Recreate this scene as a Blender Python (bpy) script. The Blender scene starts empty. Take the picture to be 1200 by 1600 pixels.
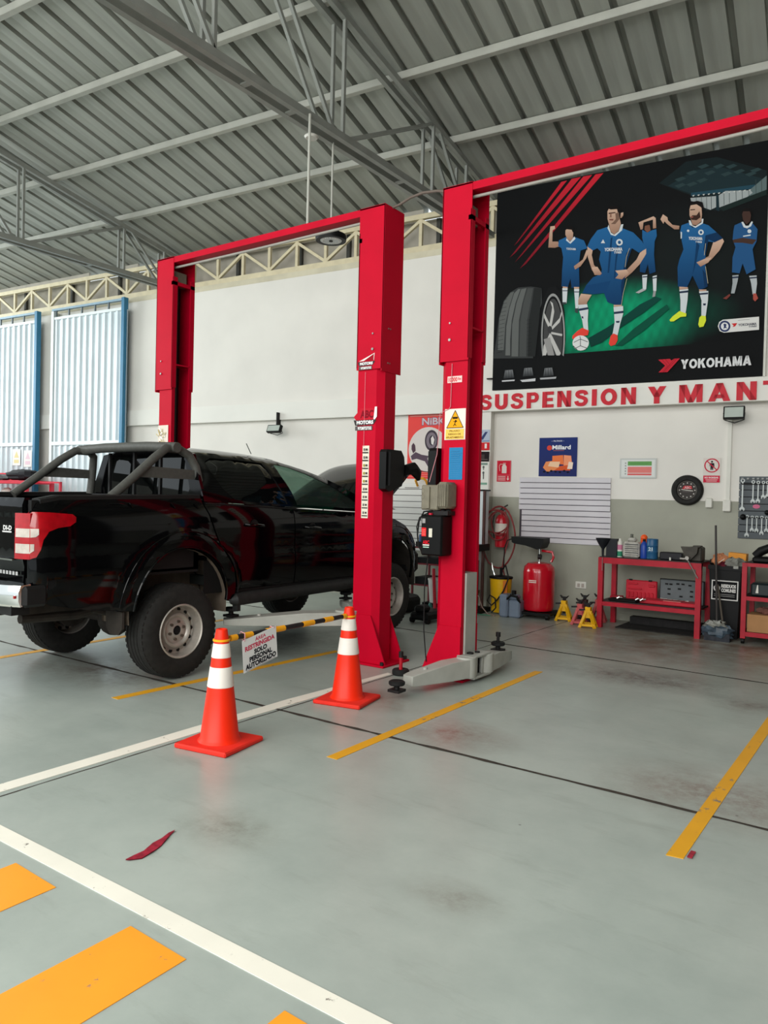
import bpy, math, random
from mathutils import Vector, Matrix
from mathutils.geometry import tessellate_polygon, delaunay_2d_cdt
R=random.Random(7)
scene=bpy.context.scene
COL=scene.collection
# ---------------------------------------------------------------- camera, world, exposure
YAW,PITCH,ROLL,WD=0.61349138,0.01590299,0.02433205,0.09251657
fw=Vector((-math.sin(YAW)*math.cos(PITCH),math.cos(YAW)*math.cos(PITCH),-math.sin(PITCH)))
r0=Vector((math.cos(YAW),math.sin(YAW),0)); u0=r0.cross(fw)
rt=r0*math.cos(ROLL)+u0*math.sin(ROLL); up=u0*math.cos(ROLL)-r0*math.sin(ROLL)
cd=bpy.data.cameras.new('camera'); cam=bpy.data.objects.new('camera',cd); COL.objects.link(cam)
cd.sensor_fit='VERTICAL'; cd.sensor_height=36; cd.sensor_width=27; cd.lens=36*1184.73/1600
cd.clip_end=200
cam.matrix_world=Matrix(((rt.x,up.x,-fw.x,0),(rt.y,up.y,-fw.y,0),(rt.z,up.z,-fw.z,1.5),(0,0,0,1)))
scene.camera=cam
wld=bpy.data.worlds.new('sky'); scene.world=wld; wld.use_nodes=True
wn=wld.node_tree.nodes; wn['Background'].inputs[0].default_value=(0.86,0.95,1.0,1); wn['Background'].inputs[1].default_value=1.3
scene.view_settings.view_transform='Standard'; scene.view_settings.look='None'
scene.view_settings.gamma=1; scene.view_settings.use_curve_mapping=False
scene.view_settings.exposure=0.12
def area(name,loc,rot,sx,sy,power,col=(1,1,1)):
    l=bpy.data.lights.new(name,'AREA'); l.shape='RECTANGLE'; l.size=sx; l.size_y=sy; l.energy=power; l.color=col
    o=bpy.data.objects.new(name,l); o.location=loc; o.rotation_euler=rot; COL.objects.link(o); return o
# daylight pouring through the open front and the open left end of the hall
area('front_opening_daylight',(-1.5,-6.4,4.6),(math.radians(60),0,0),14,4.5,1080,(1.0,0.985,0.94))
area('assumed_skylight_fill',(-5,-2.0,7.6),(math.radians(18),0,0),15,2.4,380,(1.0,0.99,0.95))  # added overhead fill for unseen, assumed skylights; the ceiling stays closed
area('left_opening_daylight',(-21,3,4.6),(math.radians(62),0,math.radians(-90)),13,4.5,1400,(0.93,1.0,1.0))
# ---------------------------------------------------------------- helpers
def lin(c):
    return tuple(((v/255)/12.92 if v/255<=0.04045 else ((v/255+0.055)/1.055)**2.4) for v in c)
MATS={}
def mat(name,rgb,rough=0.5,metal=0.0,var=0.06,scale=6.0,bump=0.0,coat=0.0,spec=0.3,emit=0.0,alpha=1.0,trans=0.0,stretch=None):
    if name in MATS: return MATS[name]
    m=bpy.data.materials.new(name); m.use_nodes=True; nt=m.node_tree; b=nt.nodes['Principled BSDF']
    c=lin(rgb)
    tc=nt.nodes.new('ShaderNodeTexCoord'); nz=nt.nodes.new('ShaderNodeTexNoise'); nz.inputs['Scale'].default_value=scale; nz.inputs['Detail'].default_value=4
    if stretch:
        mp=nt.nodes.new('ShaderNodeMapping'); mp.inputs['Scale'].default_value=stretch; nt.links.new(tc.outputs['Object'],mp.inputs[0]); nt.links.new(mp.outputs[0],nz.inputs['Vector'])
    else: nt.links.new(tc.outputs['Object'],nz.inputs['Vector'])
    rp=nt.nodes.new('ShaderNodeValToRGB'); rp.color_ramp.elements[0].position=.3; rp.color_ramp.elements[1].position=.7
    rp.color_ramp.elements[0].color=tuple(max(0,v*(1-var*1.6)) for v in c)+(1,); rp.color_ramp.elements[1].color=tuple(min(1,v*(1+var)) for v in c)+(1,)
    nt.links.new(nz.outputs['Fac'],rp.inputs[0]); nt.links.new(rp.outputs[0],b.inputs['Base Color'])
    b.inputs['Roughness'].default_value=rough; b.inputs['Metallic'].default_value=metal
    b.inputs['Specular IOR Level'].default_value=spec; b.inputs['Coat Weight'].default_value=coat; b.inputs['Coat Roughness'].default_value=.05
    b.inputs['Alpha'].default_value=alpha; b.inputs['Transmission Weight'].default_value=trans
    if emit>0: b.inputs['Emission Color'].default_value=c+(1,); b.inputs['Emission Strength'].default_value=emit
    if bump>0:
        bp=nt.nodes.new('ShaderNodeBump'); bp.inputs['Strength'].default_value=bump; bp.inputs['Distance'].default_value=.01
        nt.links.new(nz.outputs['Fac'],bp.inputs['Height']); nt.links.new(bp.outputs[0],b.inputs['Normal'])
    MATS[name]=m; return m
def glassmat(name,rgb,clear,rough=.02):
    m=bpy.data.materials.new(name); m.use_nodes=True; nt=m.node_tree
    for n in list(nt.nodes): nt.nodes.remove(n)
    o=nt.nodes.new('ShaderNodeOutputMaterial'); t=nt.nodes.new('ShaderNodeBsdfTransparent'); g=nt.nodes.new('ShaderNodeBsdfPrincipled')
    t.inputs[0].default_value=lin(rgb)+(1,); g.inputs['Base Color'].default_value=tuple(v*.12 for v in lin(rgb))+(1,); g.inputs['Roughness'].default_value=rough
    mx=nt.nodes.new('ShaderNodeMixShader'); mx.inputs[0].default_value=1-clear
    nt.links.new(t.outputs[0],mx.inputs[1]); nt.links.new(g.outputs[0],mx.inputs[2]); nt.links.new(mx.outputs[0],o.inputs[0])
    MATS[name]=m; return m
def printmat():
    m=bpy.data.materials.new('printed_ink'); m.use_nodes=True; nt=m.node_tree; b=nt.nodes['Principled BSDF']
    a=nt.nodes.new('ShaderNodeAttribute'); a.attribute_name='ink'; nt.links.new(a.outputs['Color'],b.inputs['Base Color'])
    b.inputs['Roughness'].default_value=.7; b.inputs['Specular IOR Level'].default_value=.08; MATS['ink']=m; return m
INK=printmat()
I4=Matrix.Identity(4)
WM=Matrix.Rotation(WD,4,'Z')       # the wall's own frame: x along the wall, y into it
_tc={}
def text_geo(s,bold):
    k=(s,bold)
    if k in _tc: return _tc[k]
    c=bpy.data.curves.new('t','FONT'); c.body=s; c.offset=bold; c.size=1; c.resolution_u=3
    o=bpy.data.objects.new('t',c); COL.objects.link(o)
    bpy.context.view_layer.update()
    ob=o.evaluated_get(bpy.context.evaluated_depsgraph_get()); me=ob.to_mesh()
    v=[(p.co.x,p.co.y) for p in me.vertices]; f=[tuple(p.vertices) for p in me.polygons]
    ob.to_mesh_clear(); bpy.data.objects.remove(o); bpy.data.curves.remove(c)
    _tc[k]=(v,f); return _tc[k]
class MB:
    def __init__(s,M=None): s.v=[];s.f=[];s.mi=[];s.c=[];s.M=M or I4;s.mats=[];s.cur=0;s.ink=(1,1,1);s.sm=True;s.flat=[]
    def mat(s,m):
        if m not in s.mats: s.mats.append(m)
        s.cur=s.mats.index(m); return s
    def add(s,vs,fs,cols=None):
        n=len(s.v)
        for i,p in enumerate(vs): s.v.append(s.M@Vector(p)); s.c.append(cols[i] if cols else s.ink)
        for f in fs: s.f.append(tuple(n+i for i in f)); s.mi.append(s.cur)
        return s
    def box(s,x0,x1,y0,y1,z0,z1,rot=None,b=0.0):
        if b>0:
            # bevelled box: octagonal-edge prism along the longest axis, simple chamfers on all edges
            return s.cbox(x0,x1,y0,y1,z0,z1,b,rot)
        vs=[Vector((x,y,z)) for z in (z0,z1) for y in (y0,y1) for x in (x0,x1)]
        if rot is not None:
            c=Vector(((x0+x1)/2,(y0+y1)/2,(z0+z1)/2)); vs=[c+rot@(p-c) for p in vs]
        return s.add(vs,[(0,2,3,1),(4,5,7,6),(0,1,5,4),(2,6,7,3),(0,4,6,2),(1,3,7,5)])
    def cbox(s,x0,x1,y0,y1,z0,z1,b,rot=None):
        b=min(b,(x1-x0)*.49,(y1-y0)*.49,(z1-z0)*.49)
        X=(x0,x1);Y=(y0,y1);Z=(z0,z1);idx={};vs=[]
        for i in (0,1):
            for j in (0,1):
                for k in (0,1):
                    sx,sy,sz=(b if i==0 else -b),(b if j==0 else -b),(b if k==0 else -b)
                    for a,p in (('x',(X[i],Y[j]+sy,Z[k]+sz)),('y',(X[i]+sx,Y[j],Z[k]+sz)),('z',(X[i]+sx,Y[j]+sy,Z[k]))):
                        idx[(i,j,k,a)]=len(vs); vs.append(Vector(p))
        if rot is not None:
            c=Vector(((x0+x1)/2,(y0+y1)/2,(z0+z1)/2)); vs=[c+rot@(p-c) for p in vs]
        g=lambda i,j,k,a: idx[(i,j,k,a)]
        F=[[g(0,0,0,'x'),g(0,0,1,'x'),g(0,1,1,'x'),g(0,1,0,'x')],[g(1,0,0,'x'),g(1,1,0,'x'),g(1,1,1,'x'),g(1,0,1,'x')],
           [g(0,0,0,'y'),g(1,0,0,'y'),g(1,0,1,'y'),g(0,0,1,'y')],[g(0,1,0,'y'),g(0,1,1,'y'),g(1,1,1,'y'),g(1,1,0,'y')],
           [g(0,0,0,'z'),g(0,1,0,'z'),g(1,1,0,'z'),g(1,0,0,'z')],[g(0,0,1,'z'),g(1,0,1,'z'),g(1,1,1,'z'),g(0,1,1,'z')]]
        for i in (0,1):
            for j in (0,1): F.append([g(i,j,0,'x'),g(i,j,0,'y'),g(i,j,1,'y'),g(i,j,1,'x')])
            for k in (0,1): F.append([g(i,0,k,'x'),g(i,0,k,'z'),g(i,1,k,'z'),g(i,1,k,'x')])
        for j in (0,1):
            for k in (0,1): F.append([g(0,j,k,'y'),g(0,j,k,'z'),g(1,j,k,'z'),g(1,j,k,'y')])
        for i in (0,1):
            for j in (0,1):
                for k in (0,1): F.append([g(i,j,k,'x'),g(i,j,k,'y'),g(i,j,k,'z')])
        c=sum(vs,Vector())/len(vs); out=[]
        for f in F:
            p=[vs[i] for i in f]; n=(p[1]-p[0]).cross(p[2]-p[0]); m=sum(p,Vector())/len(p)
            out.append(tuple(f) if n.dot(m-c)>0 else tuple(reversed(f)))
        return s.add(vs,out)
    def bar(s,p0,p1,w,h,upv=(0,0,1)):
        p0=Vector(p0);p1=Vector(p1);d=(p1-p0).normalized(); u=Vector(upv)
        if abs(d.dot(u))>.98: u=Vector((1,0,0))
        a=d.cross(u).normalized()*w/2; b=a.cross(d).normalized()*h/2
        vs=[p+i*a+j*b for p in (p0,p1) for (i,j) in ((-1,-1),(1,-1),(1,1),(-1,1))]
        return s.add(vs,[(0,3,2,1),(4,5,6,7),(0,1,5,4),(1,2,6,5),(2,3,7,6),(3,0,4,7)])
    def cyl(s,p0,p1,r0,r1=None,n=16,caps=True):
        r1=r0 if r1 is None else r1
        p0=Vector(p0);p1=Vector(p1);d=(p1-p0).normalized(); u=Vector((0,0,1)) if abs(d.z)<.9 else Vector((1,0,0))
        a=d.cross(u).normalized(); b=d.cross(a).normalized(); vs=[]
        for p,r in ((p0,r0),(p1,r1)):
            for i in range(n): t=2*math.pi*i/n; vs.append(p+a*r*math.cos(t)+b*r*math.sin(t))
        fs=[(i,(i+1)%n,n+(i+1)%n,n+i) for i in range(n)]
        if caps: fs+=[tuple(range(n-1,-1,-1)),tuple(range(n,2*n))]
        return s.add(vs,fs)
    def tube(s,pts,r,n=10,caps=True,closed=False):
        pts=[Vector(p) for p in pts]; m=len(pts); vs=[]; rr=r if isinstance(r,(list,tuple)) else [r]*m
        prev=None
        for i,p in enumerate(pts):
            if closed: d=(pts[(i+1)%m]-pts[i-1]).normalized()
            else: d=(pts[min(i+1,m-1)]-pts[max(i-1,0)]).normalized()
            if prev is None:
                u=Vector((0,0,1)) if abs(d.z)<.9 else Vector((1,0,0)); a=d.cross(u).normalized()
            else: a=(prev-d*prev.dot(d)).normalized()
            prev=a; b=d.cross(a)
            for k in range(n): t=2*math.pi*k/n; vs.append(p+a*rr[i]*math.cos(t)+b*rr[i]*math.sin(t))
        fs=[]
        for i in range(m if closed else m-1):
            for k in range(n): j=(i+1)%m; fs.append((i*n+k,i*n+(k+1)%n,j*n+(k+1)%n,j*n+k))
        if caps and not closed: fs+=[tuple(range(n-1,-1,-1)),tuple(range((m-1)*n,m*n))]
        return s.add(vs,fs)
    def lathe(s,prof,o=(0,0,0),ax='z',n=32,a0=0,a1=360):
        o=Vector(o); vs=[]; full=abs(a1-a0)>=360; m=n if full else n+1
        for r,h in prof:
            for i in range(m):
                t=math.radians(a0+(a1-a0)*i/n); c,d=r*math.cos(t),r*math.sin(t)
                vs.append(o+Vector({'z':(c,d,h),'x':(h,c,d),'y':(d,h,c)}[ax]))
        fs=[]
        for j in range(len(prof)-1):
            for i in range(n):
                k=(i+1)%m; fs.append((j*m+i,j*m+k,(j+1)*m+k,(j+1)*m+i))
        return s.add(vs,fs)
    def prism(s,poly,fn,t0,t1):
        """poly: 2D outline; fn(a,b,t)->3D; solid between t0 and t1"""
        n=len(poly); ar=sum(poly[i][0]*poly[(i+1)%n][1]-poly[(i+1)%n][0]*poly[i][1] for i in range(n))
        vs=[fn(a,b,t0) for a,b in poly]+[fn(a,b,t1) for a,b in poly]
        tr=tessellate_polygon([[Vector((a,b,0)) for a,b in poly]])
        fs=[tuple(t) for t in tr]+[tuple(n+i for i in reversed(t)) for t in tr]
        fs+=[(i,(i+1)%n,n+(i+1)%n,n+i) for i in range(n)]
        return s.add(vs,fs)
    def ball(s,c,r,sc=(1,1,1),n=14,m=8,jit=0,rng=R):
        c=Vector(c); vs=[c+Vector((0,0,-r*sc[2]))]
        for j in range(1,m):
            t=math.pi*j/m-math.pi/2
            for i in range(n):
                a=2*math.pi*i/n; q=1+jit*(rng.random()-.5)*2
                vs.append(c+Vector((r*sc[0]*math.cos(t)*math.cos(a)*q,r*sc[1]*math.cos(t)*math.sin(a)*q,r*sc[2]*math.sin(t)*q)))
        vs.append(c+Vector((0,0,r*sc[2]))); fs=[]
        for i in range(n): fs.append((0,1+(i+1)%n,1+i))
        for j in range(m-2):
            for i in range(n): a=1+j*n+i;b=1+j*n+(i+1)%n; fs.append((a,b,b+n,a+n))
        L=len(vs)-1
        for i in range(n): fs.append((L,L-n+i,L-n+(i+1)%n))
        return s.add(vs,fs)
    def build(s,name,parent=None,label=None,cat=None,group=None,kind=None,ang=35,bev=0,origin=None):
        if origin is None:
            xs=[p.x for p in s.v];ys=[p.y for p in s.v];zs=[p.z for p in s.v]
            origin=Vector(((min(xs)+max(xs))/2,(min(ys)+max(ys))/2,min(zs)))
        rot=s.M.to_3x3() if s.M is WM else Matrix.Identity(3); ri=rot.inverted()
        me=bpy.data.meshes.new(name); me.from_pydata([ri@(p-origin) for p in s.v],[],s.f)
        for m in s.mats: me.materials.append(m)
        me.polygons.foreach_set('material_index',s.mi); me.polygons.foreach_set('use_smooth',[True]*len(s.f))
        if INK in s.mats:
            at=me.color_attributes.new('ink','FLOAT_COLOR','POINT')
            at.data.foreach_set('color',[x for c in s.c for x in (*c,1.0)])
        me.update(); me.set_sharp_from_angle(angle=math.radians(ang))
        o=bpy.data.objects.new(name,me); COL.objects.link(o)
        if bev>0:
            md=o.modifiers.new('bevel','BEVEL'); md.width=bev; md.segments=2; md.limit_method='ANGLE'; md.angle_limit=math.radians(40)
        w4=Matrix.Translation(origin)@rot.to_4x4()
        if parent: o.parent=parent; o.matrix_basis=WX[parent.name].inverted()@w4
        else: o.matrix_basis=w4
        WL[o.name]=origin.copy(); WX[o.name]=w4
        if label: o['label']=label
        if cat: o['category']=cat
        if group: o['group']=group
        if kind: o['kind']=kind
        return o
def _rib(pts,w):
    L_=[];R_=[]
    for i,p in enumerate(pts):
        q0=pts[max(0,i-1)];q1=pts[min(len(pts)-1,i+1)];d=Vector((q1[0]-q0[0],q1[1]-q0[1])).normalized(); n=Vector((-d.y,d.x))*w/2
        L_.append((p[0]+n.x,p[1]+n.y)); R_.append((p[0]-n.x,p[1]-n.y))
    return [[L_[i],L_[i+1],R_[i+1],R_[i]] for i in range(len(pts)-1)]
def _arc(cx,cy,rx,ry,a0,a1,n=16): return [(cx+rx*math.cos(math.radians(a0+(a1-a0)*i/n)),cy+ry*math.sin(math.radians(a0+(a1-a0)*i/n))) for i in range(n+1)]
_B=lambda x0,y0,x1,y1: [(x0,y0),(x1,y0),(x1,y1),(x0,y1)]
_mir=lambda P,w: [(w-x,y) for x,y in reversed(P)]
def _smooth(P,k=4):
    o=[]
    for i in range(len(P)-1):
        p0,p1,p2,p3=P[max(0,i-1)],P[i],P[i+1],P[min(len(P)-1,i+2)]
        for j in range(k):
            t=j/k; o.append(tuple(.5*((2*p1[c])+(-p0[c]+p2[c])*t+(2*p0[c]-5*p1[c]+4*p2[c]-p3[c])*t*t+(-p0[c]+3*p1[c]-3*p2[c]+p3[c])*t**3) for c in (0,1)))
    return o+[P[-1]]
GL={'I':(.25,[_B(0,0,.25,1)]),'E':(.62,[_B(0,0,.25,1),_B(.2,0,.62,.2),_B(.2,.4,.57,.6),_B(.2,.8,.62,1)]),'T':(.68,[_B(0,.79,.68,1),_B(.215,0,.465,.82)]),
 'N':(.74,[_B(0,0,.24,1),_B(.5,0,.74,1),[(0,1),(.26,1),(.74,0),(.48,0)]]),
 'M':(.92,[_B(0,0,.23,1),_B(.69,0,.92,1),[(0,1),(.29,1),(.57,0),(.35,0)],[(.63,1),(.92,1),(.57,0),(.35,0)]]),
 'A':(.84,[[(0,0),(.26,0),(.55,1),(.29,1)],_mir([(0,0),(.26,0),(.55,1),(.29,1)],.84),[(.2,.17),(.64,.17),(.58,.37),(.26,.37)]]),
 'Y':(.80,[[(0,1),(.28,1),(.525,.5),(.525,.38),(.275,.38)],_mir([(0,1),(.28,1),(.525,.5),(.525,.38),(.275,.38)],.8),_B(.275,0,.525,.45)]),
 'K':(.78,[_B(0,0,.24,1),[(.2,.28),(.47,.55),(.76,1),(.47,1),(.2,.6)],[(.33,.5),(.5,.66),(.8,0),(.5,0)]]),
 'H':(.74,[_B(0,0,.24,1),_B(.5,0,.74,1),_B(.2,.4,.54,.61)]),
 'O':(.84,_rib(_arc(.42,.5,.30,.39,0,360,28),.23)),
 'U':(.74,[_B(0,.36,.24,1),_B(.5,.36,.74,1)]+_rib(_arc(.37,.37,.25,.26,180,360,16),.24)),
 'P':(.68,[_B(0,0,.24,1),_B(.2,.8,.42,1),_B(.2,.36,.42,.56)]+_rib(_arc(.41,.68,.16,.22,-90,90,12),.21)),
 'S':(.70,_rib(_smooth([(.60,.70),(.53,.85),(.35,.895),(.17,.84),(.135,.71),(.22,.60),(.42,.52),(.56,.42),(.575,.27),(.48,.14),(.31,.105),(.14,.17),(.09,.32)]),.215))}
def glyphs(word,gap=.16):
    x=0;o=[]
    for ch in word:
        w,P=GL[ch]; o+=[[(x+a,b) for a,b in q] for q in P]; x+=w+gap
    return x-gap,o
WL={};WX={}
def thing(name,label,cat,loc,group=None,M=None):
    o=bpy.data.objects.new(name,None); COL.objects.link(o); loc=Vector(loc)
    if M: loc=M@loc
    w4=Matrix.Translation(loc)@(M if M is not None else I4); o.matrix_basis=w4; o.empty_display_size=.1; WL[o.name]=loc; WX[o.name]=w4
    o['label']=label; o['category']=cat
    if group: o['group']=group
    return o
def thing_child(name,parent,loc):
    o=bpy.data.objects.new(name,None); COL.objects.link(o); loc=Vector(loc); o.parent=parent; w4=Matrix.Translation(loc); o.matrix_basis=WX[parent.name].inverted()@w4; WL[o.name]=loc; WX[o.name]=w4; o.empty_display_size=.1; return o
def simple(m,M=None): return MB(M).mat(m)
# flat printed sheets: coordinates u (right) and v (up) on a plane; each shape a hair above the last
class Sheet(MB):
    def __init__(s,o,a,b,M=None,d=0.00035):
        super().__init__(M); s.o=Vector(o); s.a=Vector(a).normalized(); s.b=Vector(b).normalized(); s.nn=s.a.cross(s.b); s.h=0.0; s.d=d; s.mat(INK)
    def P(s,u,v,h=None): return s.o+s.a*u+s.b*v+s.nn*(s.h if h is None else h)
    def base(s,w,h,rgb,t=.004,x=0,y=0):
        s.ink=lin(rgb); s.h=t
        pts=[(x,y),(x+w,y),(x+w,y+h),(x,y+h)]
        vs=[s.P(u,v,0) for u,v in pts]+[s.P(u,v,t) for u,v in pts]
        s.add(vs,[(3,2,1,0),(4,5,6,7),(0,1,5,4),(1,2,6,5),(2,3,7,6),(3,0,4,7)]); return s
    def poly(s,pts,rgb,rgb2=None):
        s.h+=s.d; vs=[s.P(u,v) for u,v in pts]; n=len(pts); c1=lin(rgb)
        cols=[c1]*n
        if rgb2:
            c2=lin(rgb2); vm=[p[1] for p in pts]; lo,hi=min(vm),max(vm)
            cols=[tuple(c2[k]+(c1[k]-c2[k])*((p[1]-lo)/(hi-lo+1e-9)) for k in range(3)) for p in pts]
        tr=tessellate_polygon([[Vector((u,v,0)) for u,v in pts]]); fs=[]
        for t in tr:
            a,b,c=[pts[i] for i in t]; cr=(b[0]-a[0])*(c[1]-a[1])-(b[1]-a[1])*(c[0]-a[0])
            fs.append(tuple(t) if cr>0 else tuple(reversed(t)))
        return s.add(vs,fs,cols)
    def rect(s,x0,y0,x1,y1,rgb,rgb2=None): return s.poly([(x0,y0),(x1,y0),(x1,y1),(x0,y1)],rgb,rgb2)
    def line(s,pts,w,rgb):
        s.h+=s.d; s.ink=lin(rgb)
        for (a,b) in zip(pts,pts[1:]):
            d=Vector((b[0]-a[0],b[1]-a[1]));
            if d.length<1e-9: continue
            n=Vector((-d.y,d.x)).normalized()*w/2
            s.add([s.P(a[0]-n.x,a[1]-n.y),s.P(b[0]-n.x,b[1]-n.y),s.P(b[0]+n.x,b[1]+n.y),s.P(a[0]+n.x,a[1]+n.y)],[(0,1,2,3)])
        return s
    def disc(s,cx,cy,r,rgb,ry=None,n=24): ry=ry or r; return s.poly([(cx+r*math.cos(6.28319*i/n),cy+ry*math.sin(6.28319*i/n)) for i in range(n)],rgb)
    def text(s,t,x,y,h,rgb,w=None,bold=0.0,slope=0.0,align='l'):
        v,f=text_geo(t,bold); 
        if not v: return s
        x0=min(p[0] for p in v);x1=max(p[0] for p in v); k=h/0.7; kx=k if w is None else w/(x1-x0)
        ww=(x1-x0)*kx; ox=x-(ww/2 if align=='c' else 0)
        s.h+=s.d; s.ink=lin(rgb)
        vs=[s.P(ox+(p[0]-x0)*kx,y+p[1]*k+slope*(p[0]-x0)*kx) for p in v]
        return s.add(vs,f)
# ---------------------------------------------------------------- floor
def floor_material():
    m=bpy.data.materials.new('epoxy_floor'); m.use_nodes=True; nt=m.node_tree; N=nt.nodes; L=nt.links; b=N['Principled BSDF']
    tc=N.new('ShaderNodeTexCoord')
    def noise(sc,det=5,rough=.6,vec=None):
        n=N.new('ShaderNodeTexNoise'); n.inputs['Scale'].default_value=sc; n.inputs['Detail'].default_value=det; n.inputs['Roughness'].default_value=rough
        L.new(vec or tc.outputs['Object'],n.inputs['Vector']); return n.outputs['Fac']
    def ramp(f,a,bb,c0=(0,0,0,1),c1=(1,1,1,1)):
        r=N.new('ShaderNodeValToRGB'); r.color_ramp.elements[0].position=a; r.color_ramp.elements[1].position=bb; r.color_ramp.elements[0].color=c0; r.color_ramp.elements[1].color=c1
        L.new(f,r.inputs[0]); return r.outputs[0]
    def math_(op,a,bv):
        n=N.new('ShaderNodeMath'); n.operation=op; n.use_clamp=True
        for i,v in enumerate((a,bv)):
            if isinstance(v,(int,float)): n.inputs[i].default_value=v
            else: L.new(v,n.inputs[i])
        return n.outputs[0]
    def mix(f,a,bv):
        n=N.new('ShaderNodeMix'); n.data_type='RGBA'
        if isinstance(f,(int,float)): n.inputs[0].default_value=f
        else: L.new(f,n.inputs[0])
        for i,v in ((6,a),(7,bv)):
            if isinstance(v,tuple): n.inputs[i].default_value=v
            else: L.new(v,n.inputs[i])
        return n.outputs[2]
    c=ramp(noise(.9,9,.68),.36,.64,lin((149,158,151))+(1,),lin((168,176,168))+(1,))
    mp=N.new('ShaderNodeMapping'); mp.inputs['Scale'].default_value=(1,4,1); mp.inputs['Rotation'].default_value=(0,0,.5); L.new(tc.outputs['Object'],mp.inputs[0])
    sm=ramp(noise(1.6,8,.7,mp.outputs[0]),.55,.78); c=mix(math_('MULTIPLY',sm,.4),c,lin((116,118,110))+(1,))
    sep=N.new('ShaderNodeSeparateXYZ'); L.new(tc.outputs['Object'],sep.inputs[0])
    blot=noise(3.2,7,.72); fine=noise(17,8,.8)
    # worn brown ground near the benches
    back=N.new('ShaderNodeMapRange'); back.inputs[1].default_value=6.6; back.inputs[2].default_value=8.6; L.new(sep.outputs[1],back.inputs[0])
    rgt=N.new('ShaderNodeMapRange'); rgt.inputs[1].default_value=-5; rgt.inputs[2].default_value=-2.6; L.new(sep.outputs[0],rgt.inputs[0])
    bm=math_('MULTIPLY',math_('MULTIPLY',back.outputs[0],rgt.outputs[0]),1.0)
    c=mix(math_('MULTIPLY',bm,ramp(blot,.25,.6)),c,lin((112,98,84))+(1,))
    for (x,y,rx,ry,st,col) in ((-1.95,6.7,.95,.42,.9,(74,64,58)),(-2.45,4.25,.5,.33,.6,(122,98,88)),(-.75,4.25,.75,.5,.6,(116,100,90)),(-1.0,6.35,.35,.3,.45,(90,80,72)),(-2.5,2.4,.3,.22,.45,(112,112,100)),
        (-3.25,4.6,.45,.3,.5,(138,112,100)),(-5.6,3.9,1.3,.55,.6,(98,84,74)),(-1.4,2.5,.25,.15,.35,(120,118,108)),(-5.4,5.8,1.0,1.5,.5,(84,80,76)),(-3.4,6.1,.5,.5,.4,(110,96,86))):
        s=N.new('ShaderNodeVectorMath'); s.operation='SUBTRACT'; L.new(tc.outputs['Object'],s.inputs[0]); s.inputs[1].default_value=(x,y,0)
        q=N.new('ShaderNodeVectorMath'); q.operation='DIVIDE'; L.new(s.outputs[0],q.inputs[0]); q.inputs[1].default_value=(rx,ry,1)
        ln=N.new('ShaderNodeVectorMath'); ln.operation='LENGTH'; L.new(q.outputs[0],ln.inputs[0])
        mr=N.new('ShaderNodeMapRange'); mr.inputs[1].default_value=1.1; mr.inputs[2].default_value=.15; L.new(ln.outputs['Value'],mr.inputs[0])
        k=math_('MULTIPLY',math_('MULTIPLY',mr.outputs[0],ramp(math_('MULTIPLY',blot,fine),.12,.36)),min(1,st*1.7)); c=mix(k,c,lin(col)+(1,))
    # specks
    vo=N.new('ShaderNodeTexVoronoi'); vo.inputs['Scale'].default_value=2.3; L.new(tc.outputs['Object'],vo.inputs['Vector'])
    c=mix(math_('MULTIPLY',ramp(vo.outputs['Distance'],.012,.022,(1,1,1,1),(0,0,0,1)),.7),c,lin((60,58,54))+(1,))
    L.new(c,b.inputs['Base Color'])
    rr=N.new('ShaderNodeMapRange'); rr.inputs[3].default_value=.24; rr.inputs[4].default_value=.42; L.new(noise(2.0,6),rr.inputs[0]); L.new(rr.outputs[0],b.inputs['Roughness'])
    b.inputs['Specular IOR Level'].default_value=.45
    bp=N.new('ShaderNodeBump'); bp.inputs['Strength'].default_value=.05; L.new(noise(14,3),bp.inputs['Height']); L.new(bp.outputs[0],b.inputs['Normal'])
    return m
def painted(name,rgb,wear):
    m=mat(name,rgb,.5,0,.04,3); nt=m.node_tree; N=nt.nodes; L=nt.links; b=N['Principled BSDF']
    src=b.inputs['Base Color'].links[0].from_socket
    n=N.new('ShaderNodeTexNoise'); n.inputs['Scale'].default_value=9; n.inputs['Detail'].default_value=8; n.inputs['Roughness'].default_value=.7
    g=N.new('ShaderNodeNewGeometry'); L.new(g.outputs['Position'],n.inputs['Vector'])
    r=N.new('ShaderNodeValToRGB'); r.color_ramp.elements[0].position=wear; r.color_ramp.elements[1].position=wear+.05; L.new(n.outputs['Fac'],r.inputs[0])
    mx=N.new('ShaderNodeMix'); mx.data_type='RGBA'; L.new(r.outputs[0],mx.inputs[0]); L.new(src,mx.inputs[6]); mx.inputs[7].default_value=lin((122,114,104))+(1,); L.new(mx.outputs[2],b.inputs['Base Color'])
    return m
F=MB().mat(floor_material()); F.add([(-34,-16,0),(14,-16,0),(14,12.2,0),(-34,12.2,0),(-34,-16,-.2),(14,-16,-.2),(14,12.2,-.2),(-34,12.2,-.2)],[(0,1,2,3),(7,6,5,4),(0,4,5,1),(1,5,6,2),(2,6,7,3),(3,7,4,0)])
floor=F.build('floor',kind='structure',origin=Vector((0,0,0)))
WHITE=painted('white_floor_paint',(232,228,214),.62); YEL=painted('yellow_floor_paint',(222,160,28),.60); ORG=painted('orange_floor_paint',(244,156,40),.64)
JNT=mat('dark_joint_filler',(62,55,48),.9,0,.3,30)
def stripe(m,pts,z=.0025,name='painted_stripe',label=None):
    b=MB().mat(m); n=len(pts); b.add([(x,y,z) for x,y in pts]+[(x,y,.0002) for x,y in pts],[tuple(range(n))]+[(i,(i+1)%n,n+(i+1)%n,n+i) for i in range(n)]); o=b.build(name,floor,label=label); return o
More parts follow.
